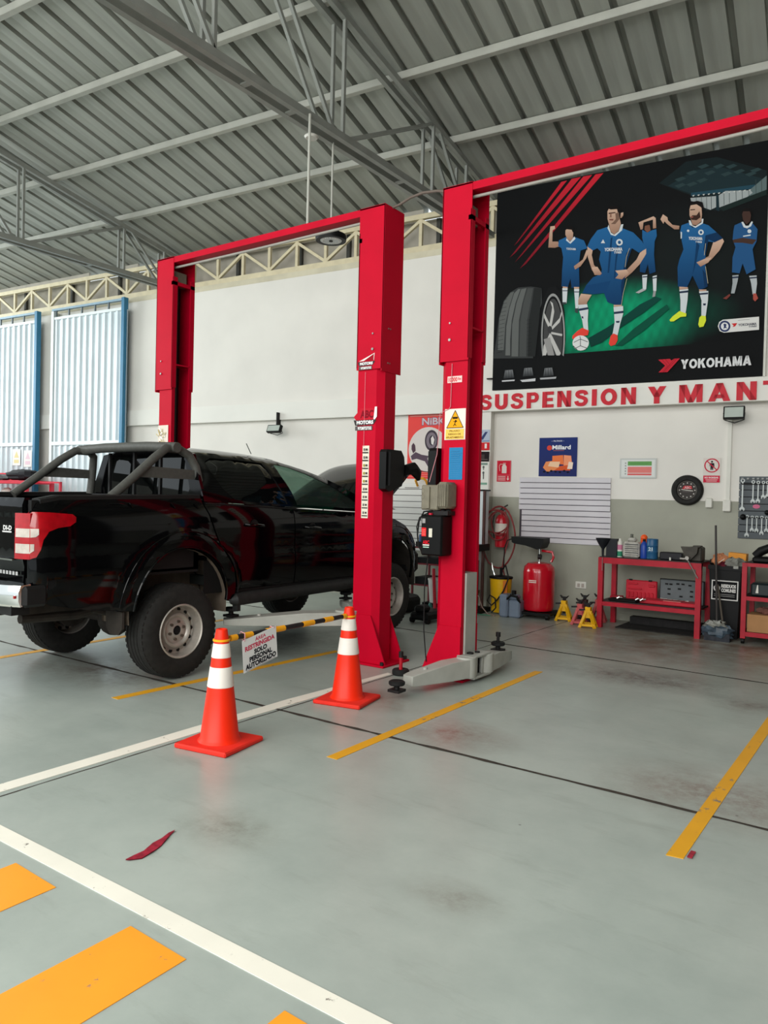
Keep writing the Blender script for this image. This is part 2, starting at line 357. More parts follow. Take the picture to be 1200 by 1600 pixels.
def joint(x0,y0,x1,y1,w):
    d=Vector((x1-x0,y1-y0)); L_=d.length; t=d/L_; nn=Vector((-t.y,t.x)); k=int(L_/.12)+1; A=[];B=[]
    for i in range(k+1):
        c=Vector((x0,y0))+t*L_*i/k; q=nn*(w/2)*(1+R.uniform(-.35,.5)); off=nn*R.uniform(-.003,.003); A.append(c+q+off); B.append(c-q+off)
    b=MB().mat(JNT); b.add([(p.x,p.y,.0012) for p in A+B],[(i+1,i,k+1+i,k+2+i) for i in range(k)]); b.build('floor_joint',floor)
stripe(WHITE,[(-3.79,1.79),(-3.69,1.79),(-3.68,3.5),(-3.665,5.38),(-3.72,5.4),(-3.79,4.2)],label='long white floor line passing beside the cones')
stripe(WHITE,[(-12,1.71),(6,1.71),(6,1.79),(-12,1.79)],label='white floor line along the orange crossing bars')
for i,x in enumerate((-5.15,-4.41,-3.68,-2.93,-2.19,-1.47,-.74,0.0)):
    stripe(ORG,[(x,.2),(x+.30,.2),(x+.30,1.635),(x,1.645)],label='orange crossing bar')
stripe(YEL,[(-2.765,3.41),(-2.69,3.41),(-2.695,6.35),(-2.765,6.33)],label='yellow bay line in front of the lift arm')
stripe(YEL,[(-.845,3.37),(-.775,3.38),(-.775,6.4),(-.845,6.4)],label='yellow bay line at the right edge')
stripe(YEL,[(-4.80,3.4),(-4.72,3.4),(-4.60,5.85),(-4.67,5.85)],label='yellow bay line beside the truck')
stripe(YEL,[(-6.74,3.5),(-6.66,3.5),(-6.8,6.4),(-6.88,6.4)],label='yellow bay line under the truck')
joint(-16,4.02,6,3.90,.03); joint(-16,7.75,6,7.0,.028); joint(-3.64,-8,-3.64,9.8,.010); joint(-11,-8,-11,9.3,.016); joint(.6,-8,.6,10,.016)
# ---------------------------------------------------------------- walls (wall frame: w, n, z)
WHW=mat('white_wall_paint',(224,220,212),.7,0,.03,1.5,.05); CRM=mat('cream_truss_paint',(212,200,168),.5,0,.06,8)
GRW=mat('grey_wall_paint',(160,160,146),.65,0,.07,2.0,.06); BAND=mat('band_paint',(226,224,216),.65,0,.02,2)
BEI=mat('stained_beige_fascia',(206,198,174),.8,0,.08,3); GPAN=mat('grey_infill_panel',(176,170,158),.8,0,.08,4); DKG=mat('dark_steel_post',(70,70,66),.6,0,.1,8)
def wbox(m,*a,name,kind='structure',parent=None,**k): b=MB(WM).mat(m); b.box(*a); return b.build(name,parent,kind=kind if not parent else None,**k)
def wallpart(name,*bx):
    q=MB(WM)
    for m,a in bx: q.mat(m); q.box(*a)
    q.build(name,kind='structure')
wallpart('wall_back',(WHW,(-24,7,10.05,10.4,3.07,5.11)),(BAND,(-24,7,10.02,10.4,2.785,3.07)),(BEI,(-24,7,10.045,10.4,5.11,5.2)))
wallpart('wall_back_left',(WHW,(-24,-4.35,10.12,10.4,1.25,2.785)),(GRW,(-24,-4.35,10.12,10.4,0,1.25)))
wallpart('wall_back_pillar',(WHW,(-4.35,-4.06,10.05,10.4,1.585,2.785)),(GRW,(-4.35,-4.06,10.05,10.4,0,1.585)))
wallpart('wall_back_right',(WHW,(-4.06,7,10.18,10.4,1.585,2.785)),(GRW,(-4.06,7,10.18,10.4,0,1.585)))
wallpart('wall_back_infill',(GPAN,(-24,7,10.32,10.4,5.2,5.76)),(GPAN,(-24,-12.9,10.3,10.34,5.74,5.93)),(GPAN,(-11.85,-11.5,10.3,10.34,5.74,5.93)),(GPAN,(-10.6,-5.35,10.3,10.34,5.74,5.93)),(GPAN,(-4.95,7,10.3,10.34,5.74,5.93)))
t=MB(WM).mat(GRW); t.box(-4.06,7,10.165,10.18,0,.09); o=t.build('baseboard_back',kind='structure')
# grey pilaster strip on the left bays
for w in (-13.55,-10.95):
    pass
rw=MB().mat(mat('dark_side_wall',(66,66,64),.8,0,.1,2)); rw.box(5.0,5.3,-4,10.4,0,8.6); rw.build('wall_right',kind='structure')  # unseen side wall, dark grey chosen to dim reflections and bounce
lw=MB().mat(mat('left_blocker_grey',(150,148,140),.8,0,.1,2)); lw.box(-18.2,-18,-10,9.2,0,2.7); lw.build('low_light_blocker_left',kind='structure')  # unseen low wall, added to block low-angle light reaching under the truck
# cream lattice girder along the wall top
g=thing('wall_truss','cream lattice girder running along the top of the white back wall','truss',(-6,10.1,5.2),M=WM)
ch=MB(WM).mat(CRM); ch.box(-20,3,10.06,10.13,5.20,5.29); ch.build('bottom_chord',g)
ch=MB(WM).mat(CRM); ch.box(-20,3,10.06,10.13,5.69,5.765); ch.build('top_chord',g)
w=-9.83-.57*16; k=0
while w<1.5:
    if k>=4:
        b=MB(WM).mat(CRM); b.bar((w,10.095,5.28),(w,10.095,5.70),.05,.05,(0,1,0)); b.build('upright',g)
        lo=(k%2==0); d=MB(WM).mat(CRM)
        d.bar((w,10.095,5.68 if lo else 5.30),(w+.57,10.095,5.30 if lo else 5.68),.045,.045,(0,1,0)); d.build('diagonal',g)
    w+=.57;k+=1
for i,w in enumerate((-14.9,-13.4,-12.0,-10.2,-9.0,-7.65,-6.7,-5.1,-3.4,-1.9)):
    b=MB(WM).mat(DKG); b.box(w,w+.06,10.26,10.32,5.2,5.74); b.build('back_post',g)
# sky slot is simply open between girder and roof
# ---------------------------------------------------------------- roof
SL=math.radians(11.5); Z0=5.98
GALV=mat('galvanised_sheet',(158,160,152),.55,.1,.09,1.3,0,stretch=(6,.5,1)); STEEL=mat('grey_painted_steel',(172,172,163),.45,.1,.06,4)
def roofz(n): return Z0+math.tan(SL)*(10.05-n)
rf=MB(WM).mat(GALV)
p=.3385; n0,n1=10.45,-4.2; w0=-.90-p*52; prof=[]
for i in range(75):
    c=w0+i*p
    prof+=[(c-.038,0),(c-.034,.10),(c+.034,.10),(c+.038,0)]
    for q in (.165,): prof+=[(c+q-.014,0),(c+q,.0025),(c+q+.014,0)]
vs=[(a,n,roofz(n)+b) for n in (n0,n1) for a,b in prof]; m_=len(prof)
vs+=[(a,n,roofz(n)+b+.004) for n in (n0,n1) for a,b in prof]
rf.add(vs,[(i,i+1,m_+i+1,m_+i) for i in range(m_-1)]+[(2*m_+i+1,2*m_+i,3*m_+i,3*m_+i+1) for i in range(m_-1)])
rf.build('ceiling',kind='structure',ang=20)
pur=[8.935-1.213*k for k in range(11)]
for k,n in enumerate(pur):
    b=MB(WM).mat(STEEL); z=roofz(n); r=Matrix.Rotation(-SL,3,'X')
    b.box(-19,7,n-.025,n+.025,z-.085,z-.004)
    b.box(-19,7,n-.025,n+.045,z-.09,z-.082)
    b.build('roof_purlin',label='%s grey roof purlin counted out from the back wall'%['first','second','third','fourth','fifth','sixth','seventh','eighth','ninth','tenth','eleventh'][k],cat='beam',group='roof purlins')
# main roof trusses run square to the lifts
GST=mat('grey_truss_steel',(136,138,132),.42,.2,.07,5); 
def wn(x,y): c,s=math.cos(WD),math.sin(WD); return (x*c+y*s,-x*s+y*c)
def rz(x,y): return roofz(wn(x,y)[1])
def truss(X,label,first):
    t=thing('roof_truss',label,'truss',(X,5,5.27),'main roof trusses')
    zb=5.27; ye=9.75
    for dx in (-.075,.075):
        b=MB().mat(GST); b.bar((X+dx,-3,zb),(X+dx,ye,zb),.06,.075); b.build('bottom_chord',t)
        b=MB().mat(GST); b.bar((X+dx,-3,rz(X,-3)-.15),(X+dx,ye,rz(X,ye)-.15),.055,.07); b.build('top_chord',t)
    y=9.75
    nodes=[8.84,8.0,6.22,4.45,2.6,.8,-1.2]
    for y in nodes:
        for dx in (-.075,.075):
            b=MB().mat(GST); b.bar((X+dx,y,zb+.02),(X+dx,y,rz(X,y)-.16),.035,.035); b.build('upright',t)
    dg=[(8.84,0,8.15,1),(7.97,1,6.33,0),(6.05,0,5.0,1),(4.45,0,3.2,1),(2.6,0,1.4,1)]
    for (ya,ha,yb,hb) in dg:
        for dx in (-.075,.075):
            b=MB().mat(GST); b.bar((X+dx,ya,rz(X,ya)-.17 if ha else zb+.03),(X+dx,yb,rz(X,yb)-.17 if hb else zb+.03),.035,.035); b.build('diagonal',t)
    for y in (7.4,5.5,4.9,3.4):
        b=MB().mat(GST); b.box(X-.1,X+.1,y-.03,y+.03,zb-.035,zb-.02); b.build('tie_plate',t)
    return t
truss(-5.1,'double grey steel roof truss crossing above the middle red lift post',1)
truss(-11.25,'double grey steel roof truss on the left behind the black truck',0)
truss(1.1,'double grey steel roof truss above the right hand bay',0)
# steel column stubs carrying the trusses
# ---------------------------------------------------------------- sliding gates on the left
BLU=mat('blue_gate_paint',(52,120,156),.45,0,.05,6); SHEETW=mat('white_corrugated_gate_sheet',(214,224,228),.38,.1,.04,2); RAILW=mat('white_gate_rail',(226,232,232),.4,0,.03,4); GAPM=mat('grey_gate_bar',(110,120,124),.5,.2,.06,6)
def gate(w0,w1,label):
    t=thing('sliding_gate',label,'gate',((w0+w1)/2,9.9,0.02),'sliding gates on the back wall',M=WM)
    b=MB(WM).mat(BLU); b.box(w1-.075,w1,9.83,9.93,.02,5.16); b.build('frame_post',t)
    b=MB(WM).mat(RAILW); b.box(w0,w0+.07,9.84,9.93,.02,5.10); b.build('frame_post',t)
    b=MB(WM).mat(mat('pale_blue_rail',(140,168,186),.45)); b.box(w0,w1-.075,9.85,9.92,5.11,5.15); b.build('frame_rail',t)
    b=MB(WM).mat(RAILW); b.box(w0+.07,w1-.07,9.84,9.87,2.43,2.50); b.build('mid_rail',t)
    b=MB(WM).mat(RAILW); b.box(w0+.07,w1-.07,9.85,9.92,4.93,4.98); b.build('mid_rail',t)
    sh=MB(WM).mat(SHEETW); pr=[]; x=w0+.07
    while x<w1-.1:
        pr+=[(x,0),(x+.02,.035),(x+.07,.035),(x+.09,0)]; x+=.175
        pr+=[(x-.045,0)]
    pr.append((w1-.07,0)); nn=len(pr)
    vs=[(a,9.90-.0+(-b),z) for z in (.05,4.94) for a,b in pr]+[(a,9.905-b,z) for z in (.05,4.94) for a,b in pr]
    sh.add(vs,[(i,i+1,nn+i+1,nn+i) for i in range(nn-1)]+[(2*nn+i+1,2*nn+i,3*nn+i,3*nn+i+1) for i in range(nn-1)]); sh.build('corrugated_sheet',t,ang=20)
    for k in range(6):
        a=w0+.1+(w1-w0-.2)*k/5; b=MB(WM).mat(GAPM); b.box(a-.012,a+.012,9.87,9.90,4.98,5.11); b.build('top_bar',t)
    return t
gate(-13.42,-11.32,'white corrugated sliding gate in blue frame, nearest to the red lift'); gate(-16.0,-13.86,'white corrugated sliding gate in blue frame at the far left edge')
b=MB(WM).mat(WHW); b.box(-13.6,-13.45,9.97,10.12,0,5.1); b.build('trim_1',kind='structure')
# ---------------------------------------------------------------- two post lifts
RED=mat('red_lift_enamel',(186,0,36),.55,0,.05,3,spec=.1); RED2=mat('red_scuffed_enamel',(176,22,40),.45,0,.12,9); BLK=mat('black_plastic',(10,10,10),.5,0,.1,12,spec=.18); BLKM=mat('black_greasy_metal',(30,28,28),.55,.2,.15,20)
GRYP=mat('grey_lift_paint',(168,168,160),.45,0,.07,7); RUB=mat('black_rubber',(24,24,24),.75,0,.2,30,.2); CHR=mat('chrome',(215,215,212),.12,1,.03,5); BOLT=mat('steel_bolt',(150,146,140),.35,.8,.1,20); TANC=mat('olive_plastic_housing',(120,114,98),.5,0,.1,14)
def upright(t,xo,inner,name_label,carr):
    """xo: x of outer face; inner=+1 when the channel opens toward +x"""
    s=inner; X=lambda a: xo+s*a                       # a measured inward from the outer face
    def bx(b,a0,a1,y0,y1,z0,z1): xa,xb=sorted((X(a0),X(a1))); b.box(xa,xb,y0,y1,z0,z1)
    c=MB().mat(RED)
    # lower channel with folded corners
    prof=[(.06,5.555),(.27,5.555),(.27,5.60),(.262,5.60),(.262,5.563),(.064,5.563),(.012,5.615),(.012,5.775),(.064,5.827),(.262,5.827),(.262,5.79),(.27,5.79),(.27,5.835),(.06,5.835),(0.004,5.78),(0.004,5.61)]
    c.prism([(X(a),y) for a,y in prof],lambda a,b,t_:(a,b,t_),.02,2.75)
    # flared gussets front and back
    for y0,y1 in ((5.545,5.557),(5.833,5.845)):
        c.prism([(X(.06),.0+.45),(X(.27),.45),(X(.27),.02),(X(-.115),.02)],lambda a,b,t_:(a,t_,b),y0,y1)
    c.bar((X(.035),5.845,.22),(X(.035),5.96,.03),.012,.1)
    # upper sleeve
    def sl(a0,a1,y0,y1,z0,z1): bx(c,a0,a1,y0,y1,z0,z1)
    sl(0,.28,5.540,5.550,2.68,4.148); sl(0,.28,5.835,5.845,2.68,4.148); sl(-.002,.008,5.540,5.845,2.66,4.148)
    sl(.272,.282,5.540,5.60,2.70,3.93); sl(.272,.282,5.785,5.845,2.70,3.93); sl(0,.28,5.54,5.845,4.136,4.151)
    sl(.25,.282,5.54,5.845,3.84,3.88); sl(.15,.282,5.60,5.79,2.95,2.965)
    col=c.build('post',t,label=name_label,ang=30)
    bp=MB().mat(RED); xa,xb=sorted((X(-.125),X(.33))); bp.cbox(xa,xb,5.50,5.93,0,.02,.004); bp.build('base_plate',t)
    an=MB().mat(BLKM)
    for a,y in ((-.095,5.52),(.3,5.52),(-.095,5.9),(.3,5.9)): an.cyl((X(a),y,.02),(X(a),y,.05),.016,n=6)
    an.build('anchor_bolts',t)
    cb=MB().mat(BLKM); bx(cb,.06,.10,5.60,5.79,.05,3.9); bx(cb,.10,.255,5.567,5.635,(.9 if carr is BLKM else 2.98),3.83); cb.build('chain_track_dark_fill',t)  # chain track, plus a black box added to darken the channel inside
    bl=MB().mat(BOLT)
    for a,z in ((.10,2.86),(.10,3.0)): bl.cyl((X(a),5.545,z),(X(a),5.53,z),.012 if z<2.9 else .008,n=10)
    for y in (5.63,5.66):
        for z in (2.74,3.05): bl.cyl((X(.0),y,z),(X(-.008),y,z),.007,n=8)
    bl.build('bolts',t)
    cc=MB().mat(carr); bx(cc,.12,.285,5.605,5.785,.07,.9); bx(cc,.10,.27,5.60,5.79,.07,.24); cc.build('carriage',t)
    pu=MB().mat(TANC); bx(pu,.14,.2,5.6,5.79,3.86,4.02); pu.build('pulley_bracket',t)
    return col
def beam(t,x0,x1):
    b=MB().mat(RED); b.box(x0,x1,5.543,5.71,4.082,4.146); b.build('crossbeam',t)
    b=MB().mat(mat('bar_grey_steel',(156,152,144),.5,.1)); b.tube([(x0-.05,5.60,4.045),((x0+x1)/2,5.60,4.04),(x1+.05,5.60,4.045)],.013); b.build('shutoff_bar',t)
lift1=thing('two_post_lift','red two post car lift standing on either side of the black pickup truck','car lift',(-5.55,5.7,0),'red two post lifts')
lc=upright(lift1,-7.12,1,None,BLKM); mc=upright(lift1,-3.968,-1,None,BLKM); beam(lift1,-6.84,-4.25)
lift2=thing('two_post_lift','red two post car lift with warning sign and grey arm on the floor','car lift',(-1.8,5.7,0),'red two post lifts')
rc=upright(lift2,-3.366,1,None,GRYP); r2=upright(lift2,-.216,-1,None,GRYP); beam(lift2,-3.085,-.49)
for o in list(bpy.data.objects):
    if o.name.startswith('chain_track_dark_fill') and abs(WL[o.name].x+3.29)<.1: pass
# grey front sill of the right post's slider (light grey plate standing in the channel)
def cover(t,x,s,lab=None):
    b=MB().mat(BLK); pr=[(5.54,1.60),(5.60,1.575),(5.80,1.63),(5.83,1.70),(5.845,1.80),(5.83,1.90),(5.78,1.955),(5.56,1.955),(5.54,1.93)]
    b.prism(pr,lambda a,z,q:(q,a,z),x,x+s*.075)
    pr2=[(5.57,1.63),(5.78,1.67),(5.80,1.8),(5.77,1.92),(5.57,1.93)]; b.prism(pr2,lambda a,z,q:(q,a,z),x+s*.075,x+s*.10)
    return b.build('lock_cover',t,label=lab)
cover(lift1,-3.966,1,'black plastic lock cover'); cover(lift2,-3.37,-1,'black plastic lock cover')
sc=MB().mat(BLK); sc.tube([(-3.88,5.84,1.78),(-3.86,5.93,1.80),(-3.86,6.0,1.76),(-3.87,6.05,1.70)],[.05,.06,.05,.02]); sc.build('release_handle',lift1)
# arms of the right lift resting near the floor
def arm(t,px,py,tx,ty,w0,w1,h0,h1,z,m,name='lift_arm',label=None):
    d=Vector((tx-px,ty-py,0)); L_=d.length; d/=L_; nn=Vector((-d.y,d.x,0)); P=Vector((px,py,z)); b=MB().mat(m)
    vs=[]
    for (q,wd,zl,zh) in ((0,w0,0,h0),(.35,w0*.95,0,h0),(.93,w1,.01,h1),(1,w1*.9,.015,h1*.9)):
        for s_ in (-1,1):
            for zz in (zl,zh): vs.append(P+d*L_*q+nn*s_*wd/2+Vector((0,0,zz)))
    fs=[(0,2,3,1)]
    for i in range(3):
        a=i*4; fs+=[(a,a+1,a+5,a+4),(a+2,a+6,a+7,a+3),(a+1,a+3,a+7,a+5),(a,a+4,a+6,a+2)]
    fs.append((12,13,15,14)); b.add(vs,fs)
    b.cyl(P+Vector((0,0,-.005)),P+Vector((0,0,h0+.015)),w0*.55,n=24)
    e=P+d*L_*.72; b.cyl(e+Vector((0,0,h1*.9)),e+Vector((0,0,h1+.035)),.018,n=10)
    o=b.build(name,t,label=label,bev=.004); return o
a1=arm(lift2,-3.035,5.555,-3.20,4.92,.15,.12,.15,.10,.05,GRYP,label='grey arm pointing toward the camera')
a2=arm(lift2,-3.02,5.845,-3.06,6.38,.14,.10,.14,.10,.05,GRYP,label='grey arm pointing toward the back wall')
k=MB().mat(GRYP); k.box(-3.12,-2.955,5.55,5.85,.03,.05); k.box(-3.12,-2.965,5.54,5.86,.20,.218); k.box(-3.0,-2.985,5.63,5.66,.05,.2); k.box(-3.0,-2.985,5.74,5.77,.05,.2); k.build('arm_yoke',lift2,bev=.004)
k=MB().mat(BLKM); k.cyl((-3.06,5.66,.03),(-3.06,5.66,.23),.03); k.cyl((-3.04,5.75,.03),(-3.04,5.75,.23),.022); k.build('pivot_pins',lift2)
def padset(t,x,y,z,up_):
    b=MB().mat(RUB); b.lathe([(0,0),(.055,0),(.062,.008),(.062,.026),(.05,.034),(.03,.028),(0,.028)],(x,y,z)); 
    b.mat(BLKM); b.cyl((x,y,z-.06),(x,y,z),.022,n=14); b.box(x-.05,x+.05,y-.05,y+.05,z-.05,z-.03)
    if up_: b.cyl((x,y,z+.03),(x,y,z+.10),.014,n=10); b.cyl((x,y,z+.08),(x,y,z+.12),.022,n=10)
    b.build('lift_pad',t)
padset(lift2,-3.18,4.74,.105,False); padset(lift2,-3.06,6.18,.215,True)
ad=thing('pad_adapter','small black lift pad adapter with red stem on the floor between the middle posts','adapter',(-3.60,5.42,0))
b=MB().mat(RUB); b.lathe([(0,0),(.066,0),(.074,.01),(.074,.04),(.064,.05),(0,.045)],(-3.60,5.42,0)); b.build('rubber_disc',ad)
b=MB().mat(RED2); b.cyl((-3.60,5.42,.045),(-3.60,5.42,.15),.016); b.build('stem',ad)
b=MB().mat(BLKM); b.cyl((-3.60,5.42,.15),(-3.60,5.42,.20),.021,n=8); b.build('nut',ad)
# arms of the left lift reaching under the truck
arm(lift1,-4.3,5.55,-5.05,4.72,.2,.16,.12,.07,.34,GRYP,label='grey arm under the truck toward its rear')
arm(lift1,-4.3,5.80,-5.05,6.5,.2,.16,.12,.07,.34,GRYP,label='grey arm under the truck toward its front')
arm(lift1,-6.8,5.55,-6.3,4.75,.2,.16,.12,.07,.34,GRYP); arm(lift1,-6.8,5.8,-6.3,6.5,.2,.16,.12,.07,.34,GRYP)
for (x,y) in ((-5.02,4.78),(-5.02,6.45),(-6.32,4.8),(-6.32,6.45)): padset(lift1,x,y,.47,False)
# power unit on the right post
PT=Matrix.Translation((.065,0,0))@Matrix.Translation((-3.4,0,0))@Matrix.Diagonal((.9,1,1,1))@Matrix.Translation((3.4,0,0))
PB=MB(PT).mat(BLK); PB.cbox(-3.475,-3.245,5.37,5.545,1.045,1.385,.015); PB.build('hydraulic_tank',lift2,label='black hydraulic tank box')
S=Sheet((-3.475,5.3695,1.045),(1,0,0),(0,0,1),PT); S.h=0
S.rect(.012,.16,.062,.232,(214,40,44)); 
for k in range(4): S.rect(.018,.17+k*.014,.055,.174+k*.014,(235,130,120))
S.rect(.092,.155,.128,.228,(212,206,190)); S.rect(.018,.27,.052,.308,(150,148,146)); 
S.text('ABC',.03,.098,.028,(214,30,44),w=.07,bold=.03); S.rect(.03,.083,.10,.093,(220,214,206)); S.rect(.034,.066,.098,.075,(170,196,180)); S.build('tank_labels',lift2)
b=MB(PT).mat(TANC); b.cbox(-3.50,-3.315,5.40,5.54,1.425,1.635,.01); b.cbox(-3.31,-3.20,5.37,5.54,1.44,1.66,.02)
for k in range(5): b.box(-3.30+k*.02,-3.292+k*.02,5.362,5.372,1.46,1.64)
b.box(-3.44,-3.40,5.385,5.40,1.44,1.62); b.build('electric_motor',lift2,label='olive grey motor housing')
S=Sheet((-3.50,5.3995,1.425),(1,0,0),(0,0,1),PT); S.rect(.06,.06,.095,.15,(176,170,150)); S.line([(.02+.018*math.cos(a/3),.16+.02*math.sin(a/3)) for a in range(20)],.002,(80,74,62)); S.line([(.02+.018*math.cos(a/3),.11+.02*math.sin(a/3)) for a in range(20)],.002,(80,74,62)); S.build('motor_labels',lift2)
b=MB(PT).mat(BLKM); 
for (x,z,r) in ((-3.42,1.40,.03),(-3.36,1.405,.035),(-3.29,1.41,.03),(-3.24,1.41,.03)): b.ball((x,5.46,z),r)
b.box(-3.44,-3.22,5.42,5.54,1.385,1.42); b.build('valve_block',lift2)
b=MB(PT).mat(mat('red_knob',(190,24,50),.4)); b.cyl((-3.395,5.41,1.375),(-3.395,5.41,1.40),.02); b.build('tank_cap',lift2)
b=MB(PT).mat(RUB); b.tube([(-3.38,5.40,1.42),(-3.45,5.38,1.41),(-3.50,5.38,1.33),(-3.515,5.38,1.22),(-3.515,5.40,1.12),(-3.49,5.42,1.07)],.007); b.tube([(-3.42,5.40,1.40),(-3.50,5.385,1.36),(-3.525,5.38,1.28),(-3.52,5.40,1.18)],.005); b.build('power_cord',lift2)
b=MB().mat(RUB); b.tube([(-3.40,5.5,1.05),(-3.43,5.5,.75),(-3.44,5.52,.4),(-3.42,5.54,.12)],.005); b.build('hydraulic_hose',lift2)
b=MB().mat(mat('pale_cable',(200,130,136),.6)); b.tube([(-3.24,5.545,2.66),(-3.245,5.545,2.3),(-3.26,5.545,2.28),(-3.345,5.545,2.25),(-3.36,5.535,1.9),(-3.39,5.47,1.66)],.003,n=6); b.build('thin_cable',lift2)
# stickers on the posts
def sheet_on(x,z,y=5.5395): return Sheet((x,y,z),(1,0,0),(0,0,1))
S=sheet_on(-3.30,2.02,5.552); S.base(.20,.26,(226,214,204),t=.003); S.poly([(.02,.10),(.18,.10),(.10,.245)],(230,160,30)); S.line([(.02,.10),(.18,.10),(.10,.245),(.02,.10)],.006,(50,36,10))
S.rect(.075,.175,.125,.192,(40,30,14)); S.disc(.106,.158,.008,(40,30,14)); S.line([(.104,.152),(.098,.132),(.085,.115)],.006,(40,30,14)); S.line([(.098,.132),(.112,.118)],.006,(40,30,14)); S.line([(.086,.156),(.103,.148),(.12,.156)],.005,(40,30,14))
S.rect(.012,.005,.188,.09,(232,190,90)); S.text('PELIGRO',.1,.067,.014,(90,60,20),w=.10,align='c',bold=.02); S.text('RIESGO DE',.1,.04,.014,(90,60,20),w=.12,align='c',bold=.02); S.text('APLASTAMIENTO',.1,.013,.014,(90,60,20),w=.165,align='c',bold=.02)
S.build('warning_sticker',lift2,label='white and yellow crushing hazard sticker')
S=sheet_on(-3.25,1.685,5.552); S.base(.13,.27,(46,120,166),t=.001)
for k in range(13): S.rect(.012,.02+k*.018,.095+.02*((k*7)%3)/2,.026+k*.018,(60,124,168))
S.build('instruction_sticker',lift2,label='blue instruction sticker')
S=sheet_on(-3.285,2.50,5.552); S.base(.14,.055,(232,196,190),t=.001); S.text('10000',.01,.01,.034,(200,30,44),w=.085,bold=.03); S.text('lbs',.102,.02,.022,(200,30,44),w=.03,bold=.02); S.build('capacity_sticker',lift2,label='white sticker reading 10000 lbs')
def abc(x,z,lift,y,sc=1.0,full=True):
    S=sheet_on(x,z,y); k=sc
    if full:
        S.poly([(.03*k,.09*k),(.22*k,.09*k),(.25*k,.2*k),(.08*k,.2*k),(0,.125*k)],(186,28,46)); S.text('ABC',.075*k,.115*k,.065*k,(120,14,30),w=.15*k,bold=.04)
        S.poly([(.235*k,.09*k),(.262*k,.12*k),(.262*k,.21*k),(.238*k,.21*k),(.225*k,.10*k)],(228,222,220))
    else:
        S.poly([(.02*k,.105*k),(.24*k,.105*k),(.25*k,.19*k)],(222,210,206)); S.poly([(.09*k,.105*k),(.235*k,.105*k),(.24*k,.18*k)],(150,20,34))
    S.poly([(0,.095*k),(.26*k,.095*k),(.225*k,.05*k),(.02*k,.045*k)],(60,54,56)); S.text('MOTORS',.035*k,.058*k,.03*k,(232,230,228),w=.19*k,bold=.05)
    S.rect(.02*k,.0,.215*k,.04*k,(90,84,84)); S.text('972872732',.05*k,.008*k,.024*k,(232,230,228),w=.155*k,bold=.04)
    S.build('garage_sticker',lift,label='red, black and white garage sticker')
abc(-4.235,2.68,lift1,5.5385,.76,False); abc(-4.275,2.13,lift1,5.551,1.0,True)
S=sheet_on(-4.165,1.33,5.553); S.base(.075,.66,(222,214,196),t=.001)
for k in range(9):
    z=.02+k*.072; S.rect(.005,z-.004,.07,z+.006,(40,38,36)); S.rect(.015,z+.018,.035,z+.04,(150,140,60) if k in (4,5,6) else (110,106,100)); S.rect(.042,z+.02,.062,z+.038,(70,66,62))
S.build('lift_points_sticker',lift1,label='tall strip sticker of lifting diagrams')
S=sheet_on(-7.06,1.86,5.551); S.base(.17,.42,(222,210,196),t=.003)
for k in range(46): a,bb=R.uniform(.02,.12),R.uniform(.02,.34); S.line([(a,bb),(a+R.uniform(-.05,.05),bb+R.uniform(.02,.06))],.016,R.choice([(170,150,96),(120,100,66),(240,238,232),(196,184,150)]))
S.build('torn_sticker',lift1,label='torn peeling white sticker')
b=MB().mat(mat('tape_line',(214,120,130),.6)); b.box(-4.155,-4.151,5.5495,5.5515,1.98,2.66); b.build('cable_line',lift1)
# grey-brown hose arching between the two red posts
b=MB().mat(mat('grey_brown_hose',(104,92,84),.6)); b.tube([(-3.97,5.66,4.15),(-3.90,5.66,4.16),(-3.78,5.66,4.2),(-3.65,5.66,4.215),(-3.5,5.66,4.20),(-3.38,5.66,4.165),(-3.33,5.66,4.15)],.012); b.build('arched_hose',label='thin brown hose arching between tops of the two middle red posts',cat='hose')
# ---------------------------------------------------------------- cones and restricted area bar
CON=mat('orange_cone_plastic',(236,42,10),.42,0,.04,5); CONB=mat('red_cone_base_rubber',(226,44,30),.6,0,.06,10); REF=mat('reflective_white_sleeve',(228,220,210),.45,0,.03,8)
def cone(x,y,rot,label):
    t=thing('traffic_cone',label,'traffic cone',(x,y,0),'orange traffic cones'); M=Matrix.Translation((x,y,0))@Matrix.Rotation(rot,4,'Z')
    H=.70
    def rr(z): return .118+( .036-.118)*(z-.03)/(H-.03)
    b=MB(M).mat(CONB); b.cbox(-.19,.19,-.19,.19,0,.03,.008); b.build('base',t)
    b=MB(M).mat(CON); b.lathe([(.132,.028),(.124,.04),(rr(.05),.05),(rr(.32),.32),(rr(.63),.63),(.034,H-.004),(.03,H),(.022,H),(.022,H-.03)],n=40); b.build('body',t)
    for z0,z1 in ((.355,.475),(.53,.615)):
        b=MB(M).mat(REF); b.lathe([(rr(z0)+.0005,z0),(rr(z0)+.0025,z0+.003),(rr(z1)+.0025,z1-.003),(rr(z1)+.0005,z1)],n=40); b.build('reflective_band',t)
    return t
cone(-3.41,3.175,.16,'orange and white traffic cone nearest the camera, beside the truck rear wheel'); cone(-3.43,4.455,.2,'orange and white traffic cone in front of the middle red post')
BY=mat('yellow_bar_tape',(240,164,24),.5,0,.05,8); BK=mat('black_bar_tape',(30,28,30),.5,0,.1,8)
bt=thing('barrier_bar','black and yellow striped barrier bar spanning the two orange cones','barrier',(-3.42,3.8,.6))
A=Vector((-3.40,3.235,.635)); B=Vector((-3.425,4.405,.638))
cuts=[0,.05,.09,.15,.24,.38,.54,.62,.78,.86,1.0]; 
b=MB().mat(BK); b.cyl(A,B,.0165,n=14); b.build('tube',bt)
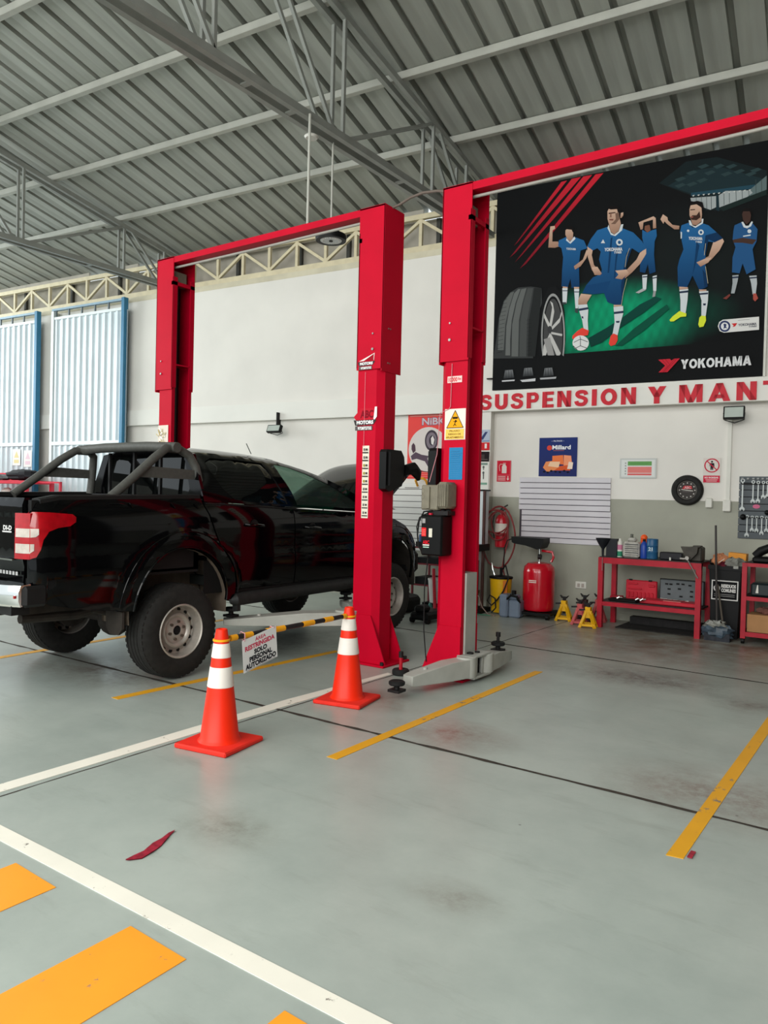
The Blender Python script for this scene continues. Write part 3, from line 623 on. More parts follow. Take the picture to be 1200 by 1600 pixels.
for i,(a0,a1_) in enumerate(((.0,.045),(.095,.16),(.275,.42),(.58,.68),(.78,.86),(.965,1.0))):
    b=MB().mat(BY); b.cyl(A.lerp(B,a0),A.lerp(B,a1_),.019,n=14); b.build('yellow_band',bt)
for cx,cy,cz in ((-3.41,3.175,.632),(-3.43,4.455,.632)):
    b=MB().mat(BY); b.lathe([(.044,-.006),(.052,-.004),(.052,.006),(.044,.008)],(cx,cy,cz),n=24); b.build('end_ring',bt)
# hanging sign
ax=Vector((-.01,.31,.058)).normalized(); dn=Vector((0,-.02,.2)).normalized()
W_=.315; Hh=.205
o=Vector((-3.380,3.335,.405))
S=Sheet(o,ax,dn); S.base(W_,Hh,(232,230,228),t=.002)
S.text('ÁREA',.165,.168,.022,(206,70,96),w=.10,align='c',bold=.03); S.text('RESTRINGIDA',.158,.13,.028,(206,70,96),w=.275,align='c',bold=.05)
S.text('SOLO',.16,.092,.027,(40,40,46),w=.12,align='c',bold=.055); S.text('PERSONAL',.16,.053,.029,(40,40,46),w=.21,align='c',bold=.055); S.text('AUTORIZADO',.158,.014,.030,(40,40,46),w=.285,align='c',bold=.055)
S.rect(.02,.004,.295,.0065,(120,120,124)); sg=S.build('hanging_sign',label='white sign reading area restringida hanging from the striped bar',cat='sign')
b=MB().mat(mat('sign_cord',(210,150,160),.6))
for q in (.02,.295):
    p0=o+ax*q+dn*Hh; pts=[p0-dn*.01,p0+Vector((.006,0,.0)),Vector((p0.x+.004,p0.y,.655)),Vector((p0.x-.03,p0.y,.662)),Vector((p0.x-.05,p0.y,.63)),p0-dn*.005+Vector((-.004,0,0))]; b.tube(pts,.003,n=6)
b.build('tie_cord',sg)
# ---------------------------------------------------------------- hanging high bay lamp, rods
hb=thing('high_bay_lamp','round black high bay lamp hanging on a cable beside the middle red post','lamp',(-5.15,6.22,4.24))
b=MB().mat(BLK); b.lathe([(0,.11),(.04,.11),(.06,.10),(.11,.085),(.158,.06),(.165,.03),(.16,0),(.118,0),(.116,.012),(0,.012)],(-5.15,6.22,4.22),n=36); b.build('housing',hb)
b=MB().mat(mat('lamp_lens',(214,220,222),.3,0,.05,20)); b.lathe([(0,0),(.114,0),(.114,.01)],(-5.15,6.22,4.221),n=36)
b.mat(mat('led_dots',(240,240,236),.4)); 
for k in range(20): t_=k*math.pi/10; b.box(-5.15+.09*math.cos(t_)-.006,-5.15+.09*math.cos(t_)+.006,6.22+.09*math.sin(t_)-.006,6.22+.09*math.sin(t_)+.006,4.216,4.2215)
b.mat(BLK); b.cyl((-5.15,6.22,4.212),(-5.15,6.22,4.222),.02); b.build('lens',hb)
b=MB().mat(STEEL); b.tube([(-5.15,6.22,4.32),(-5.152,6.22,4.8),(-5.15,6.22,5.25)],.011,n=8); b.cyl((-5.15,6.22,4.3),(-5.15,6.22,4.36),.02); b.build('cable',hb)
b=MB().mat(mat('white_socket',(214,212,204),.5)); b.lathe([(0,0),(.06,0),(.075,.02),(.05,.04),(0,.04)],(-5.2,5.93,5.19),n=20); b.build('ceiling_rose',hb)
b=MB().mat(STEEL); b.cyl((-4.98,5.65,4.13),(-4.98,5.65,5.26),.014,n=10); b.build('hanger_rod',label='thin grey vertical rod from roof truss down to the red crossbeam',cat='rod')
# ---------------------------------------------------------------- black pickup truck
PAINT=mat('black_car_paint',(4,4,5),.06,0,.02,3,coat=0,spec=.24); TRIM=mat('matt_black_trim',(16,16,16),.6,0,.12,14); BARM=mat('textured_grey_black_bar',(74,74,70),.55,0,.10,40,.1); UND=mat('dusty_underbody',(52,47,42),.85,0,.25,8,.2); DUST=mat('dusty_wheel_liner',(98,86,74),.9,0,.22,6,.2)
TINT=glassmat('tinted_rear_glass',(30,34,34),.06); CLRG=glassmat('green_cab_glass',(196,212,204),.84); TYR=mat('tyre_rubber',(34,33,31),.78,0,.18,24,.15); RIM=mat('silver_steel_wheel',(182,175,166),.42,.55,.12,12); RIMD=mat('dark_wheel_hole',(14,14,14),.8)
LR=mat('red_tail_lens',(158,6,18),.14,0,.12,20,coat=.6); LW=mat('clear_tail_lens',(190,180,170),.15,.1,.10,24,coat=.5); SEAT=mat('dark_seat_fabric',(34,36,34),.8,0,.1,20)
XC=-5.755
tk=thing('pickup_truck','black double cab pickup truck with roll bar and raised hood on the left lift','truck',(XC,5.4,0))
def zb(y): return 1.445-.09*max(0,(y-4.4))/2.4 if y>4.4 else 1.445
def hw(y,z):
    h=.885
    if z<.95: h-=.05*((.95-z)/.4)**2
    if z>1.2: h-=.045*((z-1.2)/.22)**2
    if y<3.15: h-=.022*((3.15-y)/.3)**2
    if y<2.93: h-=.045*((2.93-y)/.10)**2
    if y>6.9: h-=.14*((y-6.9)/1.0)**2
    if .98<z<1.10: h-=.006*math.sin((z-.98)/.12*math.pi)
    zz=zb(y)
    if z>zz-.04 and y>4.28:
        u=.842-(z-zz)*.46; h=min(h,u) if z>zz-.02 else h
    for yc in (4.12,7.15):
        d=math.hypot(y-yc,z-.60)
        if z>.55 and .44<d<.63: h+=.022*min(1,(.63-d)/.045)
    return h
def side(s): return lambda y,z: Vector((XC+s*hw(y,z),y,z))
def inpoly(p,poly):
    c=False;n=len(poly);j=n-1
    for i in range(n):
        a,b=poly[i],poly[j]
        if (a[1]>p[1])!=(b[1]>p[1]) and p[0]<(b[0]-a[0])*(p[1]-a[1])/(b[1]-a[1])+a[0]: c=not c
        j=i
    return c
def dens(poly,st):
    o=[]
    for i,a in enumerate(poly):
        b=poly[(i+1)%len(poly)]; L_=math.hypot(b[0]-a[0],b[1]-a[1]); k=max(1,int(L_/st))
        for q in range(k): o.append((a[0]+(b[0]-a[0])*q/k,a[1]+(b[1]-a[1])*q/k))
    return o
def dseg(p,poly):
    m=9
    for i,a in enumerate(poly):
        d=math.hypot(p[0]-a[0],p[1]-a[1]); m=min(m,d)
    return m
def panel(b,outer,holes,fn,st=.05,thick=.02,inw=Vector((-1,0,0)),flip=False):
    O=dens(outer,st); H=[dens(h,st) for h in holes]; V=[];E=[]
    for lp in [O]+H:
        n0=len(V); V+=lp; E+=[(n0+i,n0+(i+1)%len(lp)) for i in range(len(lp))]
    bd=list(V)
    x0=min(p[0] for p in O);x1=max(p[0] for p in O);y0=min(p[1] for p in O);y1=max(p[1] for p in O)
    a=x0+st/2; row=0
    while a<x1:
        q=y0+st/2+(row%2)*st*.5
        while q<y1:
            if inpoly((a,q),O) and not any(inpoly((a,q),h) for h in H) and dseg((a,q),bd)>st*.45: V.append((a,q))
            q+=st
        a+=st; row+=1
    r=delaunay_2d_cdt([Vector(p) for p in V],E,[],0,1e-5); vv=[(p.x,p.y) for p in r[0]]; F_=[]
    for f in r[2]:
        c=(sum(vv[i][0] for i in f)/len(f),sum(vv[i][1] for i in f)/len(f))
        if inpoly(c,O) and not any(inpoly(c,h) for h in H): F_.append(tuple(reversed(f)) if flip else tuple(f))
    top=[fn(*p) for p in vv]; bot=[p+inw*thick for p in top]; n=len(top)
    cnt={}
    for f in F_:
        for i in range(len(f)): k=(f[i],f[(i+1)%len(f)]); cnt[k]=1
    rim=[(b_,a_,a_+n,b_+n) for (a_,b_) in cnt if (b_,a_) not in cnt]
    return b.add(top+bot,F_+[tuple(n+i for i in reversed(f)) for f in F_]+rim)
def arc(yc,zc,r,a0,a1,n=28): return [(yc+r*math.cos(math.radians(a0+(a1-a0)*i/n)),zc+r*math.sin(math.radians(a0+(a1-a0)*i/n))) for i in range(n+1)]
J=[(4.70,.62),(4.69,.72),(4.655,.87),(4.56,1.0),(4.485,1.10),(4.425,1.22),(4.385,1.34),(4.345,1.42)]
bedp=[(2.83,.78),(2.97,.71),(3.3,.64),(3.645,.60)]+arc(4.12,.60,.472,180,0)+[(4.68,.60)]+[(y-.008,z) for y,z in J[1:]]+[(4.325,1.505),(3.9,1.497),(3.45,1.487),(3.05,1.478),(2.95,1.46),(2.88,1.42),(2.84,1.35),(2.83,1.1)]
ylo=lambda p:p
rdoor=[(y+.008,z) for y,z in J[1:]]+[(4.352,1.445),(4.45,1.443),(5.44,1.405),(5.44,1.1),(5.46,.85),(5.46,.685),(4.72,.685)]
fdoor=[(5.452,1.4),(6.62,1.355),(6.68,1.1),(6.70,.85),(6.66,.685),(5.474,.685),(5.474,.85),(5.452,1.1)]
fend=[(6.632,1.352),(6.9,1.33),(7.15,1.285),(7.4,1.21),(7.6,1.10),(7.72,.98),(7.76,.82),(7.72,.60),(7.63,.58)]+arc(7.15,.60,.475,0,180)+[(6.67,.60),(6.712,.70),(6.712,.85),(6.692,1.1)]
rock=[(4.72,.61),(6.67,.61),(6.67,.678),(4.72,.678)]
gh=[(4.36,1.45),(4.385,1.6),(4.41,1.78),(4.43,1.87),(4.6,1.888),(5.2,1.885),(5.6,1.855),(5.9,1.79),(6.15,1.715),(6.5,1.575),(6.75,1.44),(6.86,1.36),(6.62,1.362),(5.44,1.41)]
rwin=[(4.60,1.80),(4.585,1.7),(4.63,1.56),(4.72,1.47),(4.9,1.452),(5.40,1.435),(5.34,1.828),(5.0,1.84),(4.7,1.84)]
fwin=[(5.50,1.822),(5.49,1.7),(5.53,1.432),(6.62,1.392),(6.5,1.47),(6.2,1.63),(5.9,1.745),(5.7,1.80)]
for s in (1,-1):
    iv=Vector((-s,0,0)); fl=(s<0)
    def PN(name,poly,holes=(),m=PAINT,st=.05,par=tk,fn=None,thick=.02,label=None):
        b=MB().mat(m); panel(b,poly,list(holes),fn or side(s),st,thick,iv,fl); return b.build(name,par,ang=50,label=label)
    bed=PN('bed_side',bedp,st=.045); rd=PN('rear_door',rdoor); fd=PN('front_door',fdoor); PN('front_fender',fend,st=.045); PN('rocker_panel',rock,m=TRIM); PN('cab_side_frame',gh,(rwin,fwin),st=.05)
    off=lambda y,z,s=s: Vector((XC+s*(hw(y,z)-.008),y,z))
    PN('rear_side_window',rwin,m=TINT,fn=off,thick=.004,st=.1); PN('front_side_window',fwin,m=CLRG,fn=off,thick=.004,st=.1)
    # door backing so shut lines read dark
    b=MB().mat(TRIM); panel(b,[(4.40,.66),(6.9,.66),(6.9,1.33),(4.40,1.40)],[],lambda y,z,s=s: Vector((XC+s*(.80),y,z)),.3,.01,iv,fl); b.build('inner_door_skin',tk)
    # handles
    for dd,(y0,z0) in ((rd,(4.90,1.25)),(fd,(5.70,1.215))):
        X_=XC+s*(hw(y0,z0)); b=MB().mat(PAINT)
        b.tube([(X_,y0-.11,z0+.005),(X_+s*.028,y0-.09,z0),(X_+s*.036,y0,z0-.004),(X_+s*.028,y0+.09,z0-.012),(X_,y0+.11,z0-.014)],[.010,.014,.015,.014,.010],10)
        b.mat(TRIM); b.lathe([(0,.0),(.05,.0),(.052,.003)],(X_-.0015*s,y0,z0-.004),'x',20); b.build('door_handle',dd)
    # window trim lines
    b=MB().mat(TRIM); b.tube([side(s)(4.37+.02*0+(6.84-4.37)*k/14,zb(4.37+(6.84-4.37)*k/14)-.012)+Vector((s*.002,0,0)) for k in range(15)],.007,6); b.build('belt_moulding',tk)
    # flare lips
    for nm,yc in (('rear_arch_flare',4.12),('front_arch_flare',7.15)):
        b=MB().mat(PAINT); pts=[side(s)(y,z)+Vector((s*.004,0,0)) for y,z in arc(yc,.60,.606,176,4,30)]; b.tube(pts,.0045,6)
        pts=[Vector((XC+s*(hw(y,z)+.001),y,z)) for y,z in arc(yc,.60,.477,180,0,30)]; b.tube(pts,.010,6); b.build(nm,tk)
        b=MB().mat(DUST if yc<5 else UND); ar=arc(yc,.56,.50,188,-8,24)
        vs=[(XC+s*.84,y,z) for y,z in ar]+[(XC+s*.52,y,z) for y,z in ar]+[(XC+s*.84,y*1+(y-yc)*.03,z+.01) for y,z in ar]; n=len(ar)
        b.add(vs,[(i,i+1,n+i+1,n+i) for i in range(n-1)]); b.add([(XC+s*.5,y,z) for y,z in ar]+[(XC+s*.5,yc,.5)],[(i,i+1,n) for i in range(n-1)]); b.build('wheel_liner',tk)
    # mirror
    b=MB().mat(PAINT); b.ball((XC+s*1.0,6.42,1.50),.10,(.9,.6,.9)); b.bar((XC+s*.84,6.50,1.42),(XC+s*.95,6.44,1.45),.05,.04); b.build('side_mirror',tk)
    # side step
    b=MB().mat(mat('dark_step_plastic',(34,34,33),.6,0,.2,20)); x=XC+s*.865; b.tube([(x-s*.02,4.66,.585),(x,4.70,.59),(x,4.8,.595),(x,6.2,.61),(x,6.55,.615)],[.03,.055,.058,.058,.05],14)
    for y in (4.78,5.6,6.4): b.box(*sorted((x-s*.25,x)),y-.02,y+.02,.56,.59)
    b.box(*sorted((x-s*.03,x+s*.03)),4.70,4.74,.49,.56); b.build('side_step',tk)
    # mud flap
    b=MB().mat(UND); pr=[(-.02,.615),(.12,.60),(.21,.60),(.21,.47),(.16,.42),(.04,.42),(-.01,.47)]
    b.prism([(XC+s*(.66+a*.9),z) for a,z in pr],lambda a,z,q:(a,q,z),3.555,3.575); b.build('mud_flap',tk)
    # wheels
    for yc,zc in ((4.10,.392),(7.13,.40)):
        xc=XC+s*.765; w=.122
        b=MB().mat(TYR)
        pr=[(.205,-.11),(.235,-w),(.31,-w-.004),(.355,-.112),(.378,-.095)]
        for g in (-.06,-.02,.02,.06): pr+=[(.386,g-.012),(.379,g-.010),(.379,g-.002),(.386,g)]
        pr+=[(.378,.095),(.355,.112),(.31,w+.004),(.235,w),(.205,.11)]
        b.lathe([(r,s*h) for r,h in pr],(xc,yc,zc),'x',56)
        for k in range(48):
            t_=2*math.pi*k/48
            for sg in (-1,1):
                rr_=Matrix.Rotation(t_,3,'X'); c=rr_@Vector((sg*.092,0,.3695)); rot=rr_
                b.box(xc+c.x-.010,xc+c.x+.010,yc+c.y-.014,yc+c.y+.014,zc+c.z-.010,zc+c.z+.010,rot)
        tyre=b
        wh=thing_child('wheel',tk,(xc,yc,zc))
        tyre.build('tyre',wh,ang=30)
        b=MB().mat(RIM); o=(xc,yc,zc)
        b.lathe([(r,s*h) for r,h in [(.218,.108),(.222,.118),(.214,.124),(.205,.115),(.200,.09),(.196,.06),(.19,.03),(.182,.024),(.165,.03),(.150,.045),(.138,.062),(.125,.066),(.112,.058),(.104,.048),(.09,.046),(.07,.052),(.055,.06),(.04,.062),(.038,.058)]],o,'x',48)
        b.lathe([(r,s*h) for r,h in [(.20,.09),(.20,-.10),(.214,-.11)]],o,'x',32)
        b.build('steel_rim',wh,ang=28)
        b=MB().mat(RIMD)
        for k in range(14):
            t_=2*math.pi*k/14; c=Vector((0,.170*math.cos(t_),.170*math.sin(t_))); p=Vector(o)+c+Vector((s*.028,0,0)); b=MB().mat(RIMD); b.cyl(p-Vector((s*.01,0,0)),p+Vector((s*.005,0,0)),.0165,n=12); b.build('rim_hole',wh)
        b=MB().mat(RIMD); b.cyl(Vector(o)+Vector((s*.05,0,0)),Vector(o)+Vector((s*.064,0,0)),.030,n=16); b.build('hub_cap',wh)
        b=MB().mat(mat('rusty_lug_nut',(96,84,74),.6,.4,.2,30))
        for k in range(6): t_=2*math.pi*k/6+.3; p=Vector(o)+Vector((s*.046,.072*math.cos(t_),.072*math.sin(t_))); b.cyl(p,p+Vector((s*.022,0,0)),.012,n=6)
        b.build('lug_nuts',wh)
        b=MB().mat(UND); b.cyl((xc-s*.02,yc,zc),(xc-s*.12,yc,zc),.14,n=20); b.build('brake_drum',wh)
# bed
b=MB().mat(TRIM)
b.box(XC-.80,XC+.80,2.85,4.33,.86,.90)
for s in (1,-1):
    b.box(*sorted((XC+s*.76,XC+s*.80)),2.85,4.33,.88,1.44)
b.box(XC-.80,XC+.80,4.28,4.33,.88,1.46); b.build('cargo_bed_liner',tk)
for s in (1,-1):
    b=MB().mat(TRIM); n=20; top=[]; 
    for k in range(n+1):
        y=2.90+(4.325-2.90)*k/n; z=1.505-.034*(1-k/n)+ (0 if k>2 else -.012*(2-k)); top.append((y,z))
    vs=[];
    for y,z in top: h=hw(y,z-.02); vs+=[(XC+s*(h+.006),y,z-.03),(XC+s*(h+.004),y,z-.004),(XC+s*(h-.02),y,z+.006),(XC+s*(h-.10),y,z+.004),(XC+s*(h-.11),y,z-.03)]
    b.add(vs,[(5*i+j,5*i+j+1,5*i+j+6,5*i+j+5) for i in range(n) for j in range(4)]+[(0,1,2,3,4),(5*n+4,5*n+3,5*n+2,5*n+1,5*n)]); b.build('bed_rail_cap',tk)
# little hooks along the bed side
b=MB().mat(PAINT)
for y in (3.62,4.02,4.26): 
    x=XC+hw(y,1.42); b.tube([(x,y-.02,1.43),(x+.012,y-.012,1.42),(x+.012,y+.01,1.395),(x,y+.018,1.385)],.006,6)
x=XC+hw(3.45,1.43); b.tube([(x,3.40,1.41),(x+.008,3.43,1.425),(x+.008,3.52,1.425),(x,3.6,1.41)],.006,6); b.build('bed_hooks',tk)
# tailgate
def tg(x,z):
    u=(x-XC)/.8; y=2.80+.02*abs(u)**3
    if z>1.40: y+=(z-1.40)**2*6
    if 1.26<z<1.33: y+=.008
    if z<1.02: y+=.018
    return Vector((x,y,z))
b=MB().mat(PAINT); panel(b,[(XC-.74,.86),(XC+.74,.86),(XC+.76,1.1),(XC+.74,1.455),(XC-.74,1.455),(XC-.76,1.1)],[],tg,.05,.04,Vector((0,1,0))); tgo=b.build('tailgate',tk,ang=50)
b=MB().mat(CHR); b.box(XC-.12,XC+.12,2.775,2.805,1.30,1.35); b.box(XC-.55,XC+.66,2.797,2.807,1.018,1.03); b.build('tailgate_handle',tgo)
S=Sheet((XC+.46,2.796,1.20),(1,0,0),(0,0,1)); S.text('DI-D',.08,.03,.03,(200,200,198),w=.11,bold=.04); S.rect(.07,.012,.19,.022,(190,190,190)); S.build('model_badge',tgo)
S=Sheet((XC+.30,2.812,.90),(1,0,0),(0,0,1))
for k in range(9): S.rect(.05+k*.042,.02,.078+k*.042,.045,(150,150,150))
S.build('letter_badge',tgo)
# tail lamps
for s in (1,-1):
    lo=[(2.83,1.035),(2.865,1.05),(2.885,1.10),(2.90,1.17),(2.935,1.225),(3.0,1.25),(3.09,1.262),(3.135,1.29),(3.14,1.325),(3.115,1.345),(2.95,1.358),(2.85,1.36),(2.83,1.34)]
    f=lambda y,z,s=s: Vector((XC+s*(hw(y,z)+.006),y,z))
    b=MB().mat(LR); panel(b,lo,[],f,.03,.04,Vector((-s,0,0)),s<0)
    x0=XC+s*(hw(2.83,1.2)+.004); b.prism([(x0,2.832),(x0-s*.03,2.815),(x0-s*.135,2.80),(x0-s*.135,2.86),(x0,2.86)],lambda a,c,q:(a,c,q),1.035,1.35)
    lm=b.build('tail_lamp',tk,ang=40)
    b=MB().mat(LW)
    for z0,z1,ye in ((1.185,1.245,2.868),(1.075,1.14,2.845)):
        f2=lambda y,z,s=s: Vector((XC+s*(hw(y,z)+.010),y,z)); panel(b,[(2.832,z0),(ye-.012,z0+.004),(ye+.004,z0+.02),(ye+.004,z1),(2.832,z1)],[],f2,.03,.006,Vector((-s,0,0)),s<0)
        b.prism([(x0+s*.004,2.833),(x0-s*.03,2.811),(x0-s*.12,2.797),(x0-s*.12,2.81),(x0,2.84)],lambda a,c,q:(a,c,q),z0,z1)
    b.build('clear_lens',lm)
# rear bumper
b=MB().mat(CHR)
pr=[(2.66,.72),(2.645,.76),(2.645,.82),(2.66,.865),(2.82,.872),(2.82,.74)]
n=len(pr); xs=[XC-.86+1.72*k/24 for k in range(25)]; vs=[]
for x in xs:
    u=abs((x-XC)/.86); dy=.09*u**5
    for y,z in pr: vs.append((x,y+dy*(1 if y<2.7 else 0),z))
b.add(vs,[(n*i+j,n*i+(j+1)%n,n*(i+1)+(j+1)%n,n*(i+1)+j) for i in range(24) for j in range(n)]+[tuple(range(n)),tuple(range(24*n,25*n))]); bp=b.build('rear_bumper',tk,ang=50)
b=MB().mat(TRIM); b.box(XC-.5,XC+.5,2.66,2.80,.868,.885); b.cbox(XC+.84,XC+.89,2.76,2.93,.715,.86,.02); b.cbox(XC-.89,XC-.84,2.76,2.93,.715,.86,.02); b.box(XC-.80,XC+.80,2.72,2.85,.66,.73); b.build('bumper_step',bp)
b=MB().mat(LR); b.box(XC+.83,XC+.845,2.715,2.73,.78,.80); b.build('bumper_reflector',bp)
# chassis, axle, springs
b=MB().mat(UND)
for s in (1,-1):
    b.tube([(XC+s*.45,2.75,.66),(XC+s*.45,3.6,.70),(XC+s*.45,4.1,.80),(XC+s*.45,4.7,.66),(XC+s*.42,7.4,.62)],.05,8)
    b.tube([(XC+s*.55,3.5,.60),(XC+s*.55,4.1,.44),(XC+s*.55,4.75,.58)],.03,8)
    b.tube([(XC+s*.50,4.3,.45),(XC+s*.46,4.2,.85)],.03,8)
b.cyl((XC-.70,4.1,.40),(XC+.70,4.1,.40),.045); b.ball((XC,4.1,.40),.15); b.cyl((XC-.65,7.13,.42),(XC+.65,7.13,.42),.035)
b.box(XC-.6,XC+.6,2.9,3.5,.62,.75); b.box(XC-.55,XC+.55,4.75,6.9,.55,.68); b.tube([(XC+.5,2.95,.58),(XC+.5,3.4,.56),(XC+.52,3.7,.62)],.035,10)
b.box(XC-.5,XC+.5,6.9,7.6,.55,1.05); b.box(XC-.83,XC+.83,2.78,3.62,.76,.80); b.build('chassis',tk)
# cab top surfaces
def roofline(y):
    P_=[(4.40,1.87),(4.6,1.888),(5.2,1.885),(5.6,1.855),(5.75,1.83)]
    for (a,b_),(c,d) in zip(P_,P_[1:]):
        if a<=y<=c: return b_+(d-b_)*(y-a)/(c-a)
    return 1.87 if y<4.4 else 1.83
def skin(name,ys,zf,crown,m,nx=16,label=None):
    vs=[]
    for y in ys:
        z=zf(y); h=hw(y,z)
        for k in range(nx+1):
            u=-1+2*k/nx; vs.append((XC+u*h,y+ (crown[1]*(1-u*u)),z+crown[0]*(1-abs(u)**2.6)))
    w=nx+1; b=MB().mat(m); b.add(vs,[(i*w+k,i*w+k+1,(i+1)*w+k+1,(i+1)*w+k) for i in range(len(ys)-1) for k in range(nx)])
    return b.build(name,tk,ang=60,label=label)
skin('roof_panel',[4.39,4.42,4.5,4.7,5.0,5.3,5.6,5.80],lambda y: {4.39:1.85,4.42:1.868}.get(y,1.872 if y<4.55 else (1.805 if y>5.75 else roofline(y))),(.06,0),PAINT)
def wsf(y): 
    P_=[(5.80,1.81),(6.15,1.712),(6.5,1.572),(6.88,1.36)]
    for (a,b_),(c,d) in zip(P_,P_[1:]):
        if a<=y<=c: return b_+(d-b_)*(y-a)/(c-a)
skin('windshield',[5.80,6.0,6.15,6.3,6.5,6.7,6.88],wsf,(.055,.10),CLRG)
b=MB().mat(TRIM); b.box(XC-.70,XC+.70,6.45,6.95,1.20,1.30); b.build('dashboard',tk)
# cab back
b=MB().mat(PAINT)
hole=[(XC-.60,1.50),(XC+.60,1.50),(XC+.62,1.56),(XC+.54,1.80),(XC+.48,1.835),(XC-.48,1.835),(XC-.54,1.80),(XC-.62,1.56)]
panel(b,[(XC-.83,1.42),(XC-.83,.95),(XC+.83,.95),(XC+.83,1.42),(XC+.70,1.70),(XC+.635,1.86),(XC+.3,1.915),(XC-.3,1.915),(XC-.635,1.86),(XC-.70,1.70)],[hole],lambda x,z: Vector((x,4.37+.05*max(0,z-1.45),z)),.08,.03,Vector((0,1,0))); b.build('cab_back',tk)
b=MB().mat(TINT); panel(b,hole,[],lambda x,z: Vector((x,4.378+.05*max(0,z-1.45),z)),.2,.005,Vector((0,1,0))); b.build('rear_window',tk)
b=MB().mat(SEAT)
for x in (XC-.4,XC+.4): b.cbox(x-.25,x+.25,5.45,5.6,1.0,1.55,.05); b.cbox(x-.12,x+.12,5.45,5.55,1.58,1.76,.04)
b.cbox(XC-.6,XC+.6,4.65,4.8,.9,1.5,.05); b.box(XC-.7,XC+.7,4.5,6.4,.72,.8); b.build('seats',tk)
# raised hood
hd=MB().mat(PAINT); P0=Vector((0,6.86,1.37)); ANG=math.radians(31)
vs=[];nx=18;ny=12
for j in range(ny+1):
    v=j/ny; L_=1.12*v
    for k in range(nx+1):
        u=-1+2*k/nx; wv=.76-.10*v*v
        cr=.045*(1-u*u)+.035*math.sin(math.pi*min(1,v*1.0))*(1-abs(u)**4)-.10*max(0,v-.82)*5*(v-.82)*5*.35- .03*abs(u)**6
        y=P0.y+L_*math.cos(ANG)-cr*math.sin(ANG); z=P0.z+L_*math.sin(ANG)+cr*math.cos(ANG)
        vs.append((XC+u*wv,y,z))
w=nx+1; n=len(vs); off=[(x,y+.03*math.sin(ANG),z-.03*math.cos(ANG)) for x,y,z in vs]
hd.add(vs,[(i*w+k,i*w+k+1,(i+1)*w+k+1,(i+1)*w+k) for i in range(ny) for k in range(nx)])
hd.mat(mat('hood_underside',(60,58,54),.5,0,.15,10)); hd.add(off,[(i*w+k,(i+1)*w+k,(i+1)*w+k+1,i*w+k+1) for i in range(ny) for k in range(nx)])
hd.mat(PAINT); rimv=[k for k in range(w)]
ed=[(k,k+1) for k in range(nx)]+[(ny*w+k,ny*w+k+1) for k in range(nx)]+[(i*w,(i+1)*w) for i in range(ny)]+[(i*w+nx,(i+1)*w+nx) for i in range(ny)]
hd.add(vs+off,[(a,b_,n+b_,n+a) for a,b_ in ed]); hd.build('raised_hood',tk,ang=50)
b=MB().mat(TRIM); b.cyl((XC-.6,7.6,1.05),(XC-.6,7.7,1.75),.008,n=6); b.build('hood_prop',tk)
b=MB().mat(BLKM); b.cbox(XC-.45,XC+.45,6.95,7.5,.95,1.2,.04); b.cbox(XC+.35,XC+.62,7.15,7.4,1.05,1.25,.02); b.build('engine',tk)
b=MB().mat(TRIM); b.cbox(XC-.78,XC+.78,7.62,7.86,.62,.90,.05); b.box(XC-.6,XC+.6,7.6,7.72,.9,1.12); b.build('front_bumper',tk)
b=MB().mat(TRIM); b.tube([(XC+.25,5.47,1.93),(XC+.25,5.40,2.03)],.004,6); b.build('roof_antenna',tk)
# roll bar
for s in (1,-1):
    b=MB().mat(BARM); x=XC+s*.665
    f_=.13 if s<0 else 0; b.tube([(x+s*.03,4.42-f_,1.49),(x+s*.03,4.43-f_,1.56),(x,4.40-f_*.8,1.74),(x-s*.02,4.34-f_*.4,1.84),(x-s*.03,4.24,1.885),(x-s*.03,4.13,1.895)],.036,14)
    b.tube([(x-s*.03,4.24,1.885),(x-s*.02,4.10,1.885),(x,3.97,1.80),(x+s*.02,3.74,1.62),(x+s*.03,3.60,1.515),(x+s*.03,3.54,1.47)],.036,14); b.build('roll_bar_hoop',tk)
b=MB().mat(BARM); b.tube([(XC-.70,4.17,1.895),(XC-.3,4.17,1.91),(XC+.3,4.17,1.91),(XC+.70,4.17,1.895)],.043,16); b.build('roll_bar_crossbar',tk)
for s in (1,-1):
    b=MB().mat(BARM); x=XC+s*.675; b.prism([(3.80,1.635),(3.93,1.725),(4.28 if s<0 else 4.38,1.715),(4.29 if s<0 else 4.40,1.635)],lambda y,z,q:(q,y,z),x-.008,x+.008); b.build('roll_bar_plate',tk)
b=MB().mat(TRIM)
for x in (XC-.36,XC,XC+.36): b.box(x-.012,x+.012,4.26,4.285,1.48,1.87)
b.box(XC-.62,XC+.62,4.26,4.285,1.475,1.495); b.build('headache_rack',tk)
